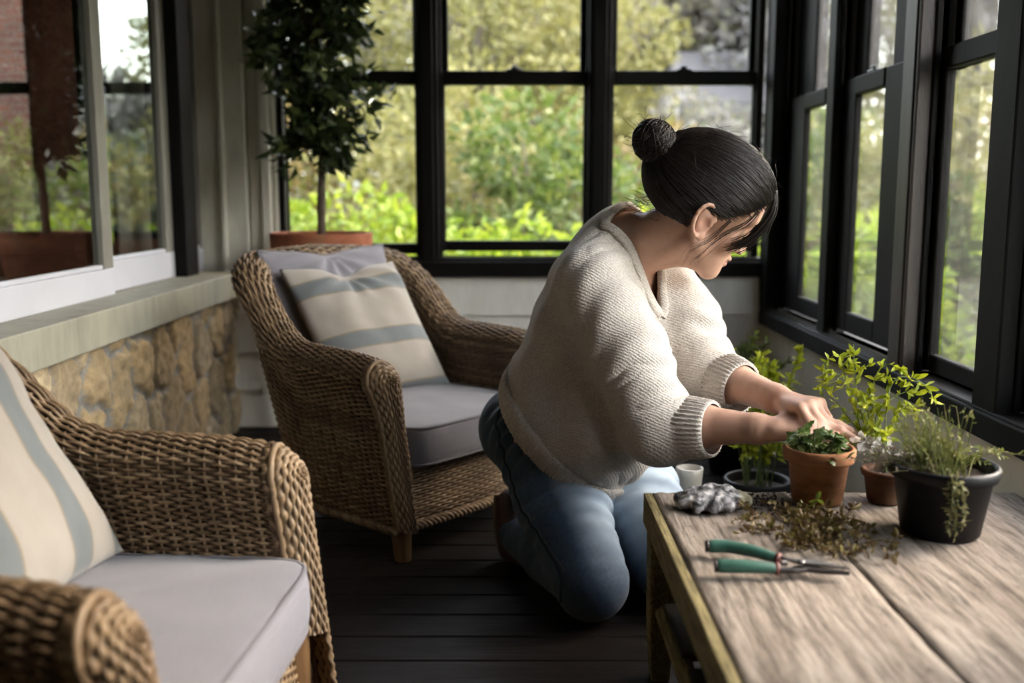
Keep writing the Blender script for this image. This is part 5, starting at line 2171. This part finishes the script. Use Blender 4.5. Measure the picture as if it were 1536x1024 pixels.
def f_sw0(p, off=0.0):
    d = sd_loft(p, SEC) + off
    # blouson fold over the hem and soft bust
    d = smin(d, sd_ell(p, SEC[4][0] + FR * .055 - AXU * .015, np.stack([FR, LT, AXU]), (.085, .135, .085)) + off, .05)
    d = smin(d, sd_ell(p, HEMC + FR * .070 + AXU * .085, np.stack([FR, LT, AXU]), (.115, .150, .125)) + off, .05)
    d = smin(d, sd_cone(p, NB - AXU * .012, NB + NKD * .020, .068, .060) + off, .05)
    for (s, e), (ce, v) in zip(((R_SHO, R_ELB), (L_SHO, L_ELB)), CUFF):
        d = smin(d, sleeve(p, s, e, v, ce) + off, .035)
    return d


HEMN = unit(A3(.60, -.38, .70))


def f_sweater(p):
    t = sd_loft(p, SEC)
    t = smin(t, sd_ell(p, SEC[4][0] + FR * .055 - AXU * .015, np.stack([FR, LT, AXU]), (.085, .135, .085)), .05)
    t = smin(t, sd_ell(p, HEMC + FR * .070 + AXU * .085, np.stack([FR, LT, AXU]), (.115, .150, .125)), .05)
    t = smin(t, sd_cone(p, NB - AXU * .012, NB + NKD * .020, .068, .060), .05)
    t = np.maximum(t, -((p - HEMC.astype(np.float32)) @ HEMN.astype(np.float32)))
    for (s, e), (ce, v) in zip(((R_SHO, R_ELB), (L_SHO, L_ELB)), CUFF):
        a = sleeve(p, s, e, v, ce)
        a = np.maximum(a, (p - ce.astype(np.float32)) @ v.astype(np.float32))
        t = smin(t, a, .035)
    d = np.maximum(t, -f_sw0(p, .009))
    # neck opening: a wide V in front, a shallow scoop behind
    r = p - NB.astype(np.float32)
    h, l, fr = r @ AXU.astype(np.float32), r @ LT.astype(np.float32), r @ FR.astype(np.float32)
    wedge = np.maximum(np.abs(l - .006) - (h + VD) * VT, -fr - .0)
    hole = sd_cone(p, NB + NKD * .012, NB + NKD * .10, .0545, .068)
    return np.maximum(d, -np.minimum(wedge * .9, hole))


VD, VT = .122, .40


def project(f, P, it=6):
    P = np.asarray(P, np.float32).copy()
    for _ in range(it):
        d = f(P)
        g = np.stack([(f(P + np.eye(3, dtype=np.float32)[k] * .002) - f(P - np.eye(3, dtype=np.float32)[k] * .002)) for k in range(3)], 1) / .004
        P -= (d / np.maximum((g * g).sum(1), .1))[:, None] * g
    return P.astype(float)


def knit(name, c0, c1, pitch=430):
    t = NT(name)
    ang = math.atan2(AXU[1], AXU[0])
    co = t.co('Object')
    rows = t.n('TexWave', {'Vector': t.n('Mapping', {'Vector': co, 'Rotation': (0.55, -.45, 0)}).outputs[0], 'Scale': 62, 'Distortion': 2.2, 'Detail': 2, 'Detail Scale': 3}, wave_type='BANDS', bands_direction='Z').outputs['Fac']
    st = t.n('TexVoronoi', {'Vector': co, 'Scale': 260}).outputs['Distance']
    n = t.noise(co, 90, 4, .6)
    big = t.noise(co, 10, 4)
    h = t.math('ADD', t.math('MULTIPLY', rows, .7), t.math('ADD', t.math('MULTIPLY', st, -1.1), n))
    c = t.mix(t.ramp(n, [(.3, .35), (.65, 0.0)]), c0, c1)
    c = t.mix(t.ramp(st, [(.35, 0.0), (.75, .5)]), c, tuple(x * .75 for x in c1))
    c = t.mix(t.ramp(big, [(.5, 0.0), (.75, .18)]), c, (.60, .55, .49))
    return t.pbr(c, .95, t.bump(h, .55, .0016), Sheen_Weight=.2, Specular_IOR_Level=.15)


M['knit'] = knit('cream_knit', (.585, .54, .49), (.42, .375, .335))
M['rib'] = knit('cream_rib_knit', (.60, .555, .505), (.44, .395, .355))

V, F = surface(f_sweater, A3(-.12, 1.78, .14), A3(.58, 2.44, .88), .0036)
V = relax(V, F, 3, .5)
N = vnormals(V, F)
V0 = V.copy()


def folds(V):
    """soft creases: along the arm bends, from the shoulder across the side, and slack above the hem"""
    d = vnoise(V, 11, 3.0, 2) * .0030 + vnoise(V, 4.5, 8.0) * .006
    for s, e, k in ((R_SHO, R_ELB, 1.0), (L_SHO, L_ELB, .8)):
        v = unit(e - s)
        t = (V - s) @ v / np.linalg.norm(e - s)
        ax = np.linalg.norm(V - s - np.outer((V - s) @ v, v), axis=1)
        m = np.exp(-((t - .72) / .28) ** 2) * np.exp(-(np.maximum(ax - .06, 0) / .03) ** 2)
        side = unit(np.cross(v, A3(0, 0, 1)))
        ph = (V @ v) * 118 + (V @ side) * 46 + vnoise(V, 14, 5.0) * 2.4
        d += k * m * .0048 * np.sin(ph)
    # diagonal pulls from the armpit down the back and side
    ap = R_SHO - A3(0, -.02, .11)
    r = np.linalg.norm(V - ap, axis=1)
    dirv = unit(A3(-.35, .25, -.75))
    cr = unit(np.cross(dirv, LT * -1))
    m = np.exp(-((r - .12) / .11) ** 2)
    d += m * .0030 * np.sin((V @ cr) * 95 + vnoise(V, 9, 1.0) * 2.2)
    h = (V - HEMC) @ HEMN
    m = np.exp(-((h - .055) / .04) ** 2)
    d += m * .0055 * np.sin((V @ LAT0) * 62 + h * 40 + vnoise(V, 8, 4.0) * 2.5)
    return d


V = V + N * folds(V)[:, None]
SW = mk('sweater', V, F, M['knit'], WOMAN)
SW['label'] = 'cream knitted sweater'


def ribband(name, c0, a0, c1, a1, w, w2, n_rib, amp=.0022, thick=.0045, n_l=9):
    """ribbed band between two ellipses: centre c, (side vector*halfwidth, other vector*halfdepth)"""
    m = n_rib * 6
    th = np.arange(m) / m * 2 * PI
    rib = 1 + 0 * th
    rows = []
    prof = [(0, -thick), (0, 0.0005), (.12, .002), (.5, .0025), (.85, .0015), (1, -.0002), (1, -thick)]
    for s, o in prof:
        c = c0 + (c1 - c0) * s
        u = a0[0] + (a1[0] - a0[0]) * s
        v = a0[1] + (a1[1] - a0[1]) * s
        P = c + np.outer(np.cos(th), u) + np.outer(np.sin(th), v)
        nn = np.outer(np.cos(th) / np.linalg.norm(u), unit(u)) + np.outer(np.sin(th) / np.linalg.norm(v), unit(v))
        nn /= np.linalg.norm(nn, axis=1)[:, None]
        k = amp * np.cos(th * n_rib) if o > -.001 else 0 * th
        rows.append(P + nn * (o + k)[:, None])
    R_ = np.array(rows).transpose(1, 0, 2)
    V = R_.reshape(-1, 3)
    V = V + vnormals(V, gridfaces(m, len(prof), True)) * (vnoise(V, 22, 2.0) * .0022)[:, None]
    return mk(name, V, gridfaces(m, len(prof), True), M['rib'], SW)


# hem band: follows the outline of the sweater in two cutting planes
hl_ = unit(LAT0 - HEMN * (LAT0 @ HEMN))
hd_ = np.cross(hl_, HEMN)


def outline(f, c, u, v, m):
    th = np.arange(m) / m * 2 * PI
    D = np.outer(np.cos(th), u) + np.outer(np.sin(th), v)
    lo_, hi_ = np.zeros(m), np.full(m, .4)
    for _ in range(18):
        mid = (lo_ + hi_) / 2
        ins = f((c + D * mid[:, None]).astype(np.float32)) < 0
        lo_ = np.where(ins, mid, lo_)
        hi_ = np.where(ins, hi_, mid)
    return D * lo_[:, None]


def hem():
    n_rib = 104
    m = n_rib * 6
    f = lambda p: f_sw0(p)
    A = outline(f, HEMC + HEMN * .012, hl_, hd_, m)
    for _ in range(20):
        A = (np.roll(A, 1, 0) + A * 2 + np.roll(A, -1, 0)) / 4
    rows = []
    th = np.arange(m) / m * 2 * PI
    for s_, o in [(0, -.006), (0, .003), (.12, .0055), (.5, .0065), (.85, .004), (1, .0005), (1, -.008)]:
        k = 1 - .075 * s_ ** 1.5 + (o + .0017 * np.cos(th * n_rib) * (o > -.003)) / np.linalg.norm(A, axis=1)
        rows.append(HEMC + HEMN * (.014 - .056 * s_) + A * np.reshape(k, (-1, 1)))
    V = np.array(rows).transpose(1, 0, 2).reshape(-1, 3)
    V = V + vnormals(V, gridfaces(m, 7, True)) * (vnoise(V, 22, 2.0) * .003)[:, None]
    mk('hem_band', V, gridfaces(m, 7, True), M['rib'], SW)


hem()
for (ce, v), nm in zip(CUFF, 'rl'):
    u = unit(np.cross(v, A3(0, 0, 1)))
    w_ = np.cross(u, v)
    c = ce - A3(0, 0, .006)
    ribband('cuff', c - v * .012, (u * .0585, w_ * .0595), c + v * .048, (u * .0515, w_ * .0535), 0, 0, 40, .0020)

# collar: a narrow ribbed edge along the V and round the back of the neck
def collar():
    r = V0 - NB
    h, l, fr = r @ AXU, r @ LT, r @ FR
    g = np.minimum(np.maximum(np.abs(l - .006) - (h + VD) * VT, -fr) * .9, sd_cone(V0.astype(np.float32), NB + NKD * .012, NB + NKD * .10, .0545, .068))
    sel = (np.abs(g) < .0045) & (np.abs(f_sw0(V0.astype(np.float32))) < .004)
    P = V0[sel]
    a = np.arctan2((P - NB) @ LT - .006, -((P - NB) @ FR) + .012)
    nb = 72
    k = ((a + PI) / (2 * PI) * nb).astype(int) % nb
    path = np.array([P[k == i].mean(0) for i in range(nb) if (k == i).sum() > 0])
    path = np.vstack([path, path[:1]])
    for _ in range(3):
        path[1:-1] = (path[:-2] + path[1:-1] * 2 + path[2:]) / 4
    path = smooth_path(path, 200)
    T = np.gradient(path, axis=0)
    T /= np.linalg.norm(T, axis=1)[:, None]
    Pp = path.astype(np.float32)
    g = np.stack([(f_sw0(Pp + np.eye(3, dtype=np.float32)[q] * .004) - f_sw0(Pp - np.eye(3, dtype=np.float32)[q] * .004)) for q in range(3)], 1)
    g = g / np.linalg.norm(g, axis=1)[:, None]
    S = np.cross(T, g)
    for _ in range(6):
        S[1:-1] = (S[:-2] + S[1:-1] * 2 + S[2:]) / 4
    S /= np.linalg.norm(S, axis=1)[:, None]
    rows = []
    for x, o in ((-.0105, -.006), (-.010, .0022), (-.004, .0044), (.004, .0044), (.0095, .0022), (.010, -.006), (-.0105, -.006)):
        rows.append(path + S * x + g * o)
    mk('collar', np.array(rows).transpose(1, 0, 2).reshape(-1, 3), gridfaces(200, 7), M['rib'], SW)
    return path


COLLAR = collar()


# ---------------------------------------------------------------- jeans
def f_jeans(p):
    pel = (R_HIP + L_HIP) / 2
    d = sd_loft(p, [(pel + A3(.0, -.01, -.005), LAT0, .165, .125), (A3(.150, 2.245, .43), LAT0, .155, .115)])
    for s in (R_HIP, L_HIP):
        d = smin(d, sd_ell(p, s + A3(-.028, .045, -.005), np.eye(3), (.105, .100, .108)), .04)
    for h, k, an in ((R_HIP, R_KNEE, R_ANK), (L_HIP, L_KNEE, L_ANK)):
        m = h * .5 + k * .5 + A3(0, 0, .004)
        th = smin(sd_cone(p, h, m, .110, .098), sd_cone(p, m, k, .098, .079), .03)
        sh = sd_cone(p, k + A3(0, .01, -.008), k * .45 + an * .55, .072, .060)
        sh = smin(sh, sd_cone(p, k * .45 + an * .55, an, .060, .050), .02)
        v = unit(an - k).astype(np.float32)
        sh = np.maximum(sh, (p - an.astype(np.float32)) @ v - .005)
        d = smin(d, smin(th, sh, .012), .008)
    return np.maximum(d, -(p[:, 2] - .002))


JV, JF = surface(f_jeans, A3(-.18, 1.84, -.03), A3(.48, 2.56, .58), .0045)
JV = relax(JV, JF, 3, .5)
JN = vnormals(JV, JF)


def jfold(V):
    d = vnoise(V, 9, 2.0, 2) * .0028
    for h, k in ((R_HIP, R_KNEE), (L_HIP, L_KNEE)):
        v = unit(k - h)
        L = np.linalg.norm(k - h)
        t = (V - h) @ v / L
        w = vnoise(V, 7, 6.0) * 2.2
        side = unit(np.cross(v, A3(0, 0, 1)))
        ph = t * L * 150 + (V @ side) * 30 + w
        sn = np.sin(ph)
        d += .0058 * (sn * .7 + .3 * np.sign(sn) * np.abs(sn) ** .4) * (np.exp(-((t - .12) / .22) ** 2) + .45 * np.exp(-((t - .62) / .16) ** 2) + .08 * np.exp(-((t - 1.0) / .10) ** 2))
    return d


JV = JV + JN * (jfold(JV) * np.clip(JV[:, 2] / .04, 0, 1))[:, None]


def denim():
    t = NT('faded_blue_denim')
    co = t.co('Object')
    tw = t.n('TexWave', {'Vector': t.n('Mapping', {'Vector': co, 'Rotation': (.4, .5, .3)}).outputs[0], 'Scale': 170, 'Distortion': 1.0, 'Detail': 2}, wave_type='BANDS').outputs['Fac']
    n = t.noise(co, 120, 5, .7)
    fade_highlight = t.n('Attribute', attribute_name='fade_highlight').outputs['Fac']
    b = t.noise(co, 16, 5, .6)
    c = t.ramp(n, [(.3, (.032, .056, .095)), (.7, (.062, .100, .155))])
    f = t.math('MULTIPLY', fade_highlight, t.math('MULTIPLY_ADD', b, .9, .5))
    c = t.mix(f, c, (.44, .54, .65))
    return t.pbr(c, .85, t.bump(t.math('ADD', tw, n), .35, .0012), Sheen_Weight=.15, Specular_IOR_Level=.2)


me = meshdata('jeans', JV, JF, denim())
fade_highlight = np.zeros(len(JV))  # worn fade plus the lit thigh's highlight, both put into the denim colour
for h, k in ((R_HIP, R_KNEE), (L_HIP, L_KNEE)):
    v = unit(k - h)
    t = (JV - h) @ v / np.linalg.norm(k - h)
    top = unit(np.cross(np.cross(v, A3(0, 0, 1)), v))
    frd = unit(A3(.75, -.35, .55) - v * (A3(.75, -.35, .55) @ v))
    a = (JV - h - np.outer((JV - h) @ v, v)) @ frd
    fade_highlight = np.maximum(fade_highlight, np.exp(-((t - .55) / .38) ** 2) * np.clip((a - .035) / .06, 0, 1))
me.attributes.new('fade_highlight', 'FLOAT', 'POINT').data.foreach_set('value', fade_highlight.astype(np.float32))
JE = link('jeans', me, WOMAN)
JE['label'] = 'faded blue jeans'
M['seam'] = paint('denim_seam', (.016, .026, .045), .9, .2, 40, .3)
M['thread'] = paint('pale_denim_stitching', (.13, .15, .17), .9, .2, 60, .2)


def seam(P, name, r, mat, n=60, off=.0012):
    P = smooth_path(project(f_jeans, smooth_path(np.array(P), 24), 6), n)
    P = P + 0
    d = jfold(P)
    g = np.stack([(f_jeans((P + np.eye(3)[k] * .003).astype(np.float32)) - f_jeans((P - np.eye(3)[k] * .003).astype(np.float32))) for k in range(3)], 1)
    g /= np.linalg.norm(g, axis=1)[:, None]
    P = P + g * (d * np.clip(P[:, 2] / .04, 0, 1) + off)[:, None]
    MB().tube(P, r, 6).build(name, mat, JE, True)


sd = unit(A3(-.80, -.60, 0.0))
leg = unit(R_KNEE - R_HIP)
sd = unit(sd - leg * (sd @ leg))
seam([A3(.03, 2.18, .46) + sd * .14, R_HIP + sd * .12 + A3(0, 0, .05), R_HIP + (R_KNEE - R_HIP) * .25 + sd * .12, R_HIP + (R_KNEE - R_HIP) * .6 + sd * .11, R_KNEE + sd * .08 + A3(0, 0, .02), R_KNEE + sd * .075 - A3(0, 0, .04)], 'side_seam', .0022, M['seam'])
seam([A3(.03, 2.18, .46) + sd * .14 + A3(.012, -.008, 0), R_HIP + sd * .12 + A3(.012, -.008, .05), R_HIP + (R_KNEE - R_HIP) * .25 + sd * .12 + A3(.012, -.008, 0), R_HIP + (R_KNEE - R_HIP) * .6 + sd * .11 + A3(.012, -.008, 0), R_KNEE + sd * .08 + A3(.01, -.01, .03)], 'stitching', .0009, M['thread'])
pk0 = R_HIP + sd * .12
seam([pk0 + A3(.016, -.02, .075), pk0 + A3(.035, -.03, .045), pk0 + A3(.075, -.045, .035), pk0 + A3(.12, -.05, .04)], 'pocket_edge', .0020, M['seam'])


# ---------------------------------------------------------------- shoes
def f_shoe(an, k):
    v = unit((an - k) * A3(1, 1, 0))
    heel = an + v * .045 + A3(0, 0, .065)
    ball = an + v * .010 + A3(0, 0, -.038)
    toe = an - v * .045 + A3(0, 0, -.052)

    def f(p):
        d = smin(sd_cone(p, heel, ball, .033, .038), sd_cone(p, ball, toe, .036, .020), .02)
        d = smin(d, sd_cone(p, an - v * .02 + A3(0, 0, .01), an + v * .03 + A3(0, 0, .03), .042, .038), .02)
        return np.maximum(d, -(p[:, 2] - .003))
    return f, heel, ball, toe, v


M['leather'] = paint('red_brown_leather', (.055, .022, .015), .55, .25, 20, .2)
M['sole'] = paint('pale_rubber_sole', (.20, .165, .13), .7, .15, 20, .2)
for an, k in ((R_ANK, R_KNEE), (L_ANK, L_KNEE)):
    f, heel, ball, toe, v = f_shoe(an, k)
    V, F = surface(f, an - A3(.12, .12, .10), an + A3(.12, .16, .14), .004)
    V = relax(V, F, 3)
    s = mk('shoe', V, F, M['leather'], WOMAN)
    side = unit(np.cross(v, A3(0, 0, 1)))
    P = smooth_path([heel + v * .034 + A3(0, 0, .012), (heel + ball) / 2 + v * .038, ball + v * .028 - A3(0, 0, .022), ball + v * .004 - A3(0, 0, .0285)], 14)
    P[:, 2] = np.maximum(P[:, 2], .008)
    T = np.gradient(P, axis=0)
    T /= np.linalg.norm(T, axis=1)[:, None]
    nn = np.cross(side, T)
    G = []
    for i, p in enumerate(P):
        w_ = .026 + .008 * math.sin(i / 13 * PI)
        G.append([p + side * x * w_ + nn[i] * z for x, z in ((-1, -.006), (-1.03, .006), (1.03, .006), (1, -.006), (-1, -.006))])
    mk('sole', np.array(G).reshape(-1, 3), gridfaces(14, 5), M['sole'], s, False)


# ---------------------------------------------------------------- hair
def hair_mat():
    t = NT('dark_brown_hair')
    n = t.noise(t.co('Object'), 60, 3)
    c = t.ramp(n, [(.3, (.0060, .0037, .0029)), (.7, (.015, .0085, .0060))])
    return t.pbr(c, .40, None, Specular_IOR_Level=.35, Anisotropic=.5)


M['hair'] = hair_mat()
HC, HRAD = A3(-.006, 0, .046), A3(.116, .0885, .101)
BUN = A3(-.150, 0.0, .060)


def hair_line(az):
    """lowest hair latitude (u) at azimuth az (0 = face, pi = nape)"""
    a = abs((az + PI) % (2 * PI) - PI)
    return float(np.interp(a, [0, .5, .9, 1.25, 1.5, 1.75, 2.1, 2.6, PI], [.088, .080, .052, .020, .012, -.022, -.066, -.092, -.098]))


def cap_pt(dirv, extra=0.0):
    """point on the hair cap along a direction from its centre"""
    k = 1 / np.linalg.norm(dirv / (HRAD + extra))
    p = dirv * k
    low = max(0, -p[2]) / .09
    p = p * (1 - .02 * low)
    if p[0] < 0:
        p = p + A3(-.026, 0, 0) * min(1, -p[0] / .08) * float(np.interp(p[2], [-.1, -.03, .06], [.9, 1, .4]))
    return HC + p


def hair():
    rg = np.random.default_rng(51)
    # cap
    na, ne = 96, 40
    V = []
    for i in range(na):
        az = 2 * PI * i / na
        u0 = hair_line(az)
        for j in range(ne):
            s = j / (ne - 1)
            # angle from the hairline up to the crown
            base = A3(math.cos(az) * HRAD[0], math.sin(az) * HRAD[1], 0)
            el0 = math.asin(np.clip((u0 - HC[2]) / HRAD[2], -.98, .98))
            el = el0 + (PI / 2 - el0) * s
            dv = A3(math.cos(az) * math.cos(el) * HRAD[0], math.sin(az) * math.cos(el) * HRAD[1], math.sin(el) * HRAD[2])
            ex = -.016 * max(0, 1 - s / .16)
            V.append(hw(*cap_pt(dv, ex)))
    V = np.array(V)
    cap = mk('hair', V, gridfaces(na, ne, True), M['hair'], WOMAN)
    cap['label'] = 'dark brown hair pinned up in a bun'
    # combed strands from the hairline to the bun
    st = MB()
    bdir = unit((BUN - HC) * A3(1, 1, 1))
    for k in range(2600):
        az = rg.uniform(-PI, PI)
        u0 = hair_line(az)
        el = math.asin(np.clip((u0 - HC[2]) / HRAD[2], -.98, .98)) + abs(rg.normal(0, .30)) * (1 if abs(az) < 2 else .6) - .07 * (rg.random() < .4)
        dv = A3(math.cos(az) * math.cos(el), math.sin(az) * math.cos(el), math.sin(el))
        om = math.acos(np.clip(dv @ bdir, -1, 1))
        if om < .25:
            continue
        P = []
        tw = rg.normal(0, .06)
        rad = rg.uniform(-.0006, .0012)
        for s in np.linspace(0, 1, 13):
            w = (math.sin((1 - s) * om) * dv + math.sin(s * om) * bdir) / math.sin(om)
            sid = np.cross(w, bdir)
            w = w + sid * tw * math.sin(PI * s) + A3(0, 0, 1) * .10 * math.sin(PI * s) * (abs(az) < 1.2)
            p = cap_pt(unit(w), rad + .0006 * math.sin(s * 9 + k))
            if s > .85:
                p = p + (BUN + A3(.035, 0, -.006) - p) * ((s - .85) / .15) ** 1.5 * .6
            P.append(hw(*p))
        st.tube(P, np.array([.0004] + [.00072] * 11 + [.0006]) * rg.uniform(.7, 1.2), 4)
    st.build('combed_strands', M['hair'], cap, True)
    # bun: a twisted coil of strands
    b = MB()
    V, F = lathe([(.001, -.036), (.021, -.032), (.033, -.018), (.0365, 0), (.033, .018), (.021, .032), (.001, .036)], 28)
    V = np.array([hw(*(BUN + A3(x, y, z) * .98)) for x, y, z in V])
    b.add(V, F)
    for k in range(260):
        ax = unit(A3(.9, 0, -.25) + rg.normal(size=3) * .42)
        u = unit(np.cross(ax, rg.normal(size=3)))
        v = np.cross(ax, u)
        a0, ln = rg.uniform(0, 2 * PI), rg.uniform(1.6, 3.8)
        off = rg.uniform(-.026, .026)
        rr = math.sqrt(max(.0385 ** 2 - off ** 2, .0001)) * rg.uniform(.97, 1.06)
        P = [hw(*(BUN + ax * off * 1.0 + (u * math.cos(a) + v * math.sin(a)) * rr)) for a in np.linspace(a0, a0 + ln, 14)]
        b.tube(P, np.linspace(.0013, .0008, 14), 4)
    for k in range(46):
        d = unit(rg.normal(size=3) + A3(-.5, 0, .3))
        p0 = BUN + d * .036
        p2 = BUN + d * rg.uniform(.043, .062) + rg.normal(size=3) * .010
        b.tube([hw(*x) for x in smooth_path([p0, (p0 + p2) / 2 + rg.normal(size=3) * .005, p2], 7)], .00045, 4)
    b.build('bun', M['hair'], cap, True)
    # hair tie
    c = BUN + A3(.032, 0, .002)
    ax = unit(A3(1, 0, -.35))
    u = unit(np.cross(ax, A3(0, 1, 0)))
    P = [hw(*(c + (u * math.cos(a) + A3(0, 1, 0) * math.sin(a)) * .0265)) for a in np.linspace(0, 2 * PI, 28)]
    MB().tube(P, .0036, 8).build('hair_tie', paint('tan_hair_tie', (.20, .13, .07), .7), cap, True)
    # loose locks over the temple and cheek, and wisps at the nape
    lk = MB()

    def lock(pts, n, spread, r=.0009, jit=.003):
        pts = np.array(pts, float)
        for k in range(n):
            o = rg.normal(size=3) * spread
            q_ = pts + o * np.linspace(.5, 1.2, len(pts))[:, None] + rg.normal(size=pts.shape) * jit * np.linspace(0, 1, len(pts))[:, None]
            e = rg.uniform(.78, 1.0)
            P = smooth_path(q_, 16)[:int(16 * e)]
            lk.tube([hw(*x) for x in P], np.linspace(r, r * .35, len(P)), 4)
    s = -1
    lock([(.074, s * .034, .102), (.087, s * .050, .070), (.082, s * .061, .028), (.068, s * .067, -.006), (.046, s * .069, -.034)], 110, .0042, .0011, .0018)
    lock([(.068, s * .026, .110), (.092, s * .040, .082), (.094, s * .044, .042), (.092, s * .043, .006)], 14, .0028)
    lock([(.074, s * .028, .104), (.092, s * .044, .068), (.094, s * .052, .030), (.080, s * .060, -.005), (.066, s * .060, -.04)], 8, .004)
    lock([(.060, s * .064, .058), (.050, s * .074, .030), (.034, s * .077, .006), (.022, s * .075, -.022), (.018, s * .068, -.058), (.012, s * .062, -.095)], 12, .0035, .0006)
    lock([(.020, s * .078, .020), (.006, s * .079, -.030), (-.006, s * .068, -.066), (-.004, s * .062, -.110)], 7, .004, .0005)
    for k in range(34):
        a = rg.uniform(2.3, PI) * rg.choice([-1, 1])
        p0 = A3(math.cos(a) * .085 - .012, math.sin(a) * .06, rg.uniform(-.065, -.02))
        d = A3(math.cos(a) * .7 - .2, math.sin(a) * .5, rg.uniform(-.6, .25))
        p1 = p0 + d * rg.uniform(.012, .045) + rg.normal(size=3) * .004
        lk.tube([hw(*x) for x in smooth_path([p0, (p0 + p1) / 2 + rg.normal(size=3) * .006, p1], 8)], np.linspace(.0006, .0003, 8), 4)
    for k in range(70):
        az, el = rg.uniform(-PI, PI), rg.uniform(.2, 1.4)
        dv = A3(math.cos(az) * math.cos(el), math.sin(az) * math.cos(el), math.sin(el))
        p0 = cap_pt(dv)
        t_ = unit(np.cross(dv, rg.normal(size=3)))
        p1 = p0 + t_ * .03 + dv * rg.uniform(.003, .011)
        lk.tube([hw(*x) for x in smooth_path([p0, p0 + t_ * .012 + dv * .005, p1], 7)], .00035, 4)
    tag(lk.build('loose_locks', M['hair'], cap, True), kind='stuff')
    # brows and lashes of both eyes
    for s in (1, -1):
        e = MB()
        for k in range(40):
            t_ = k / 39
            p = A3(.0965 - .020 * t_ ** 1.6, s * (.014 + .036 * t_), .030 + .007 * math.sin(t_ * 2.4))
            e.tube([hw(*p), hw(*(p + A3(-.001 - .002 * t_, s * .006, .0035 - .005 * t_)))], .0007, 4)
        e.build('eyebrow', M['hair'], WOMAN, True)
        e = MB()
        for k in range(26):
            t_ = k / 25
            a = (t_ - .5) * 2.0
            p = A3(.0735 + .0128 * math.cos(a), s * (.032 + .0142 * math.sin(a)), .0045 - .002 * math.cos(a))
            e.tube([hw(*p), hw(*(p + A3(.004, s * .0015 * a, -.003))), hw(*(p + A3(.0075, s * .003 * a, -.0035)))], [.0006, .0005, .0003], 4)
        e.build('eyelashes', M['hair'], WOMAN, True)


hair()
# ================================================================ camera, light, view
cam = bpy.data.cameras.new('camera')
co = bpy.data.objects.new('camera', cam)
COL.objects.link(co)
co.location = (0, 0, 0.88)
co.rotation_euler = (PI / 2 - math.atan(219 / 1500), 0, 0)
cam.sensor_width = 36
cam.lens = 1500 / 1536 * 36
cam.clip_start = 0.05
cam.clip_end = 300
cam.dof.use_dof = True
cam.dof.focus_distance = 1.95
cam.dof.aperture_fstop = 2.2
SC.camera = co

w = bpy.data.worlds.new('overcast_sky')
SC.world = w
w.use_nodes = True
nt = w.node_tree
nt.nodes.clear()
out = nt.nodes.new('ShaderNodeOutputWorld')
bg = nt.nodes.new('ShaderNodeBackground')
sky = nt.nodes.new('ShaderNodeTexSky')
sky.sky_type = 'NISHITA'
sky.sun_disc = False
sky.sun_elevation = math.radians(42)
sky.sun_rotation = math.radians(70)
sky.air_density = 1.5
sky.dust_density = 4.0
mx = nt.nodes.new('ShaderNodeMix')
mx.data_type = 'RGBA'
mx.inputs[0].default_value = 0.8
nt.links.new(sky.outputs[0], mx.inputs[6])
mx.inputs[7].default_value = (1.0, 0.985, 0.955, 1)
nt.links.new(mx.outputs[2], bg.inputs[0])
bg.inputs[1].default_value = 3.0
nt.links.new(bg.outputs[0], out.inputs[0])

sl = bpy.data.lights.new('sun_through_cloud', 'SUN')
sl.energy = 1.6
sl.angle = math.radians(22)
sl.color = (1.0, 0.95, 0.86)
so = bpy.data.objects.new('sun_through_cloud', sl)
COL.objects.link(so)
so.location = (6, -3, 6)
so.rotation_euler = Vector((-0.74, 0.55, -0.34)).to_track_quat('-Z', 'Y').to_euler()

SC.view_settings.view_transform = 'Standard'
SC.view_settings.look = 'None'
SC.view_settings.exposure = 1.32
SC.view_settings.gamma = 1.0
SC.view_settings.use_curve_mapping = False
SC.cycles.use_denoising = True
SC.cycles.max_bounces = 10
SC.cycles.transparent_max_bounces = 24
SC.cycles.caustics_reflective = False
SC.cycles.caustics_refractive = False
SC.cycles.sample_clamp_indirect = 6.0
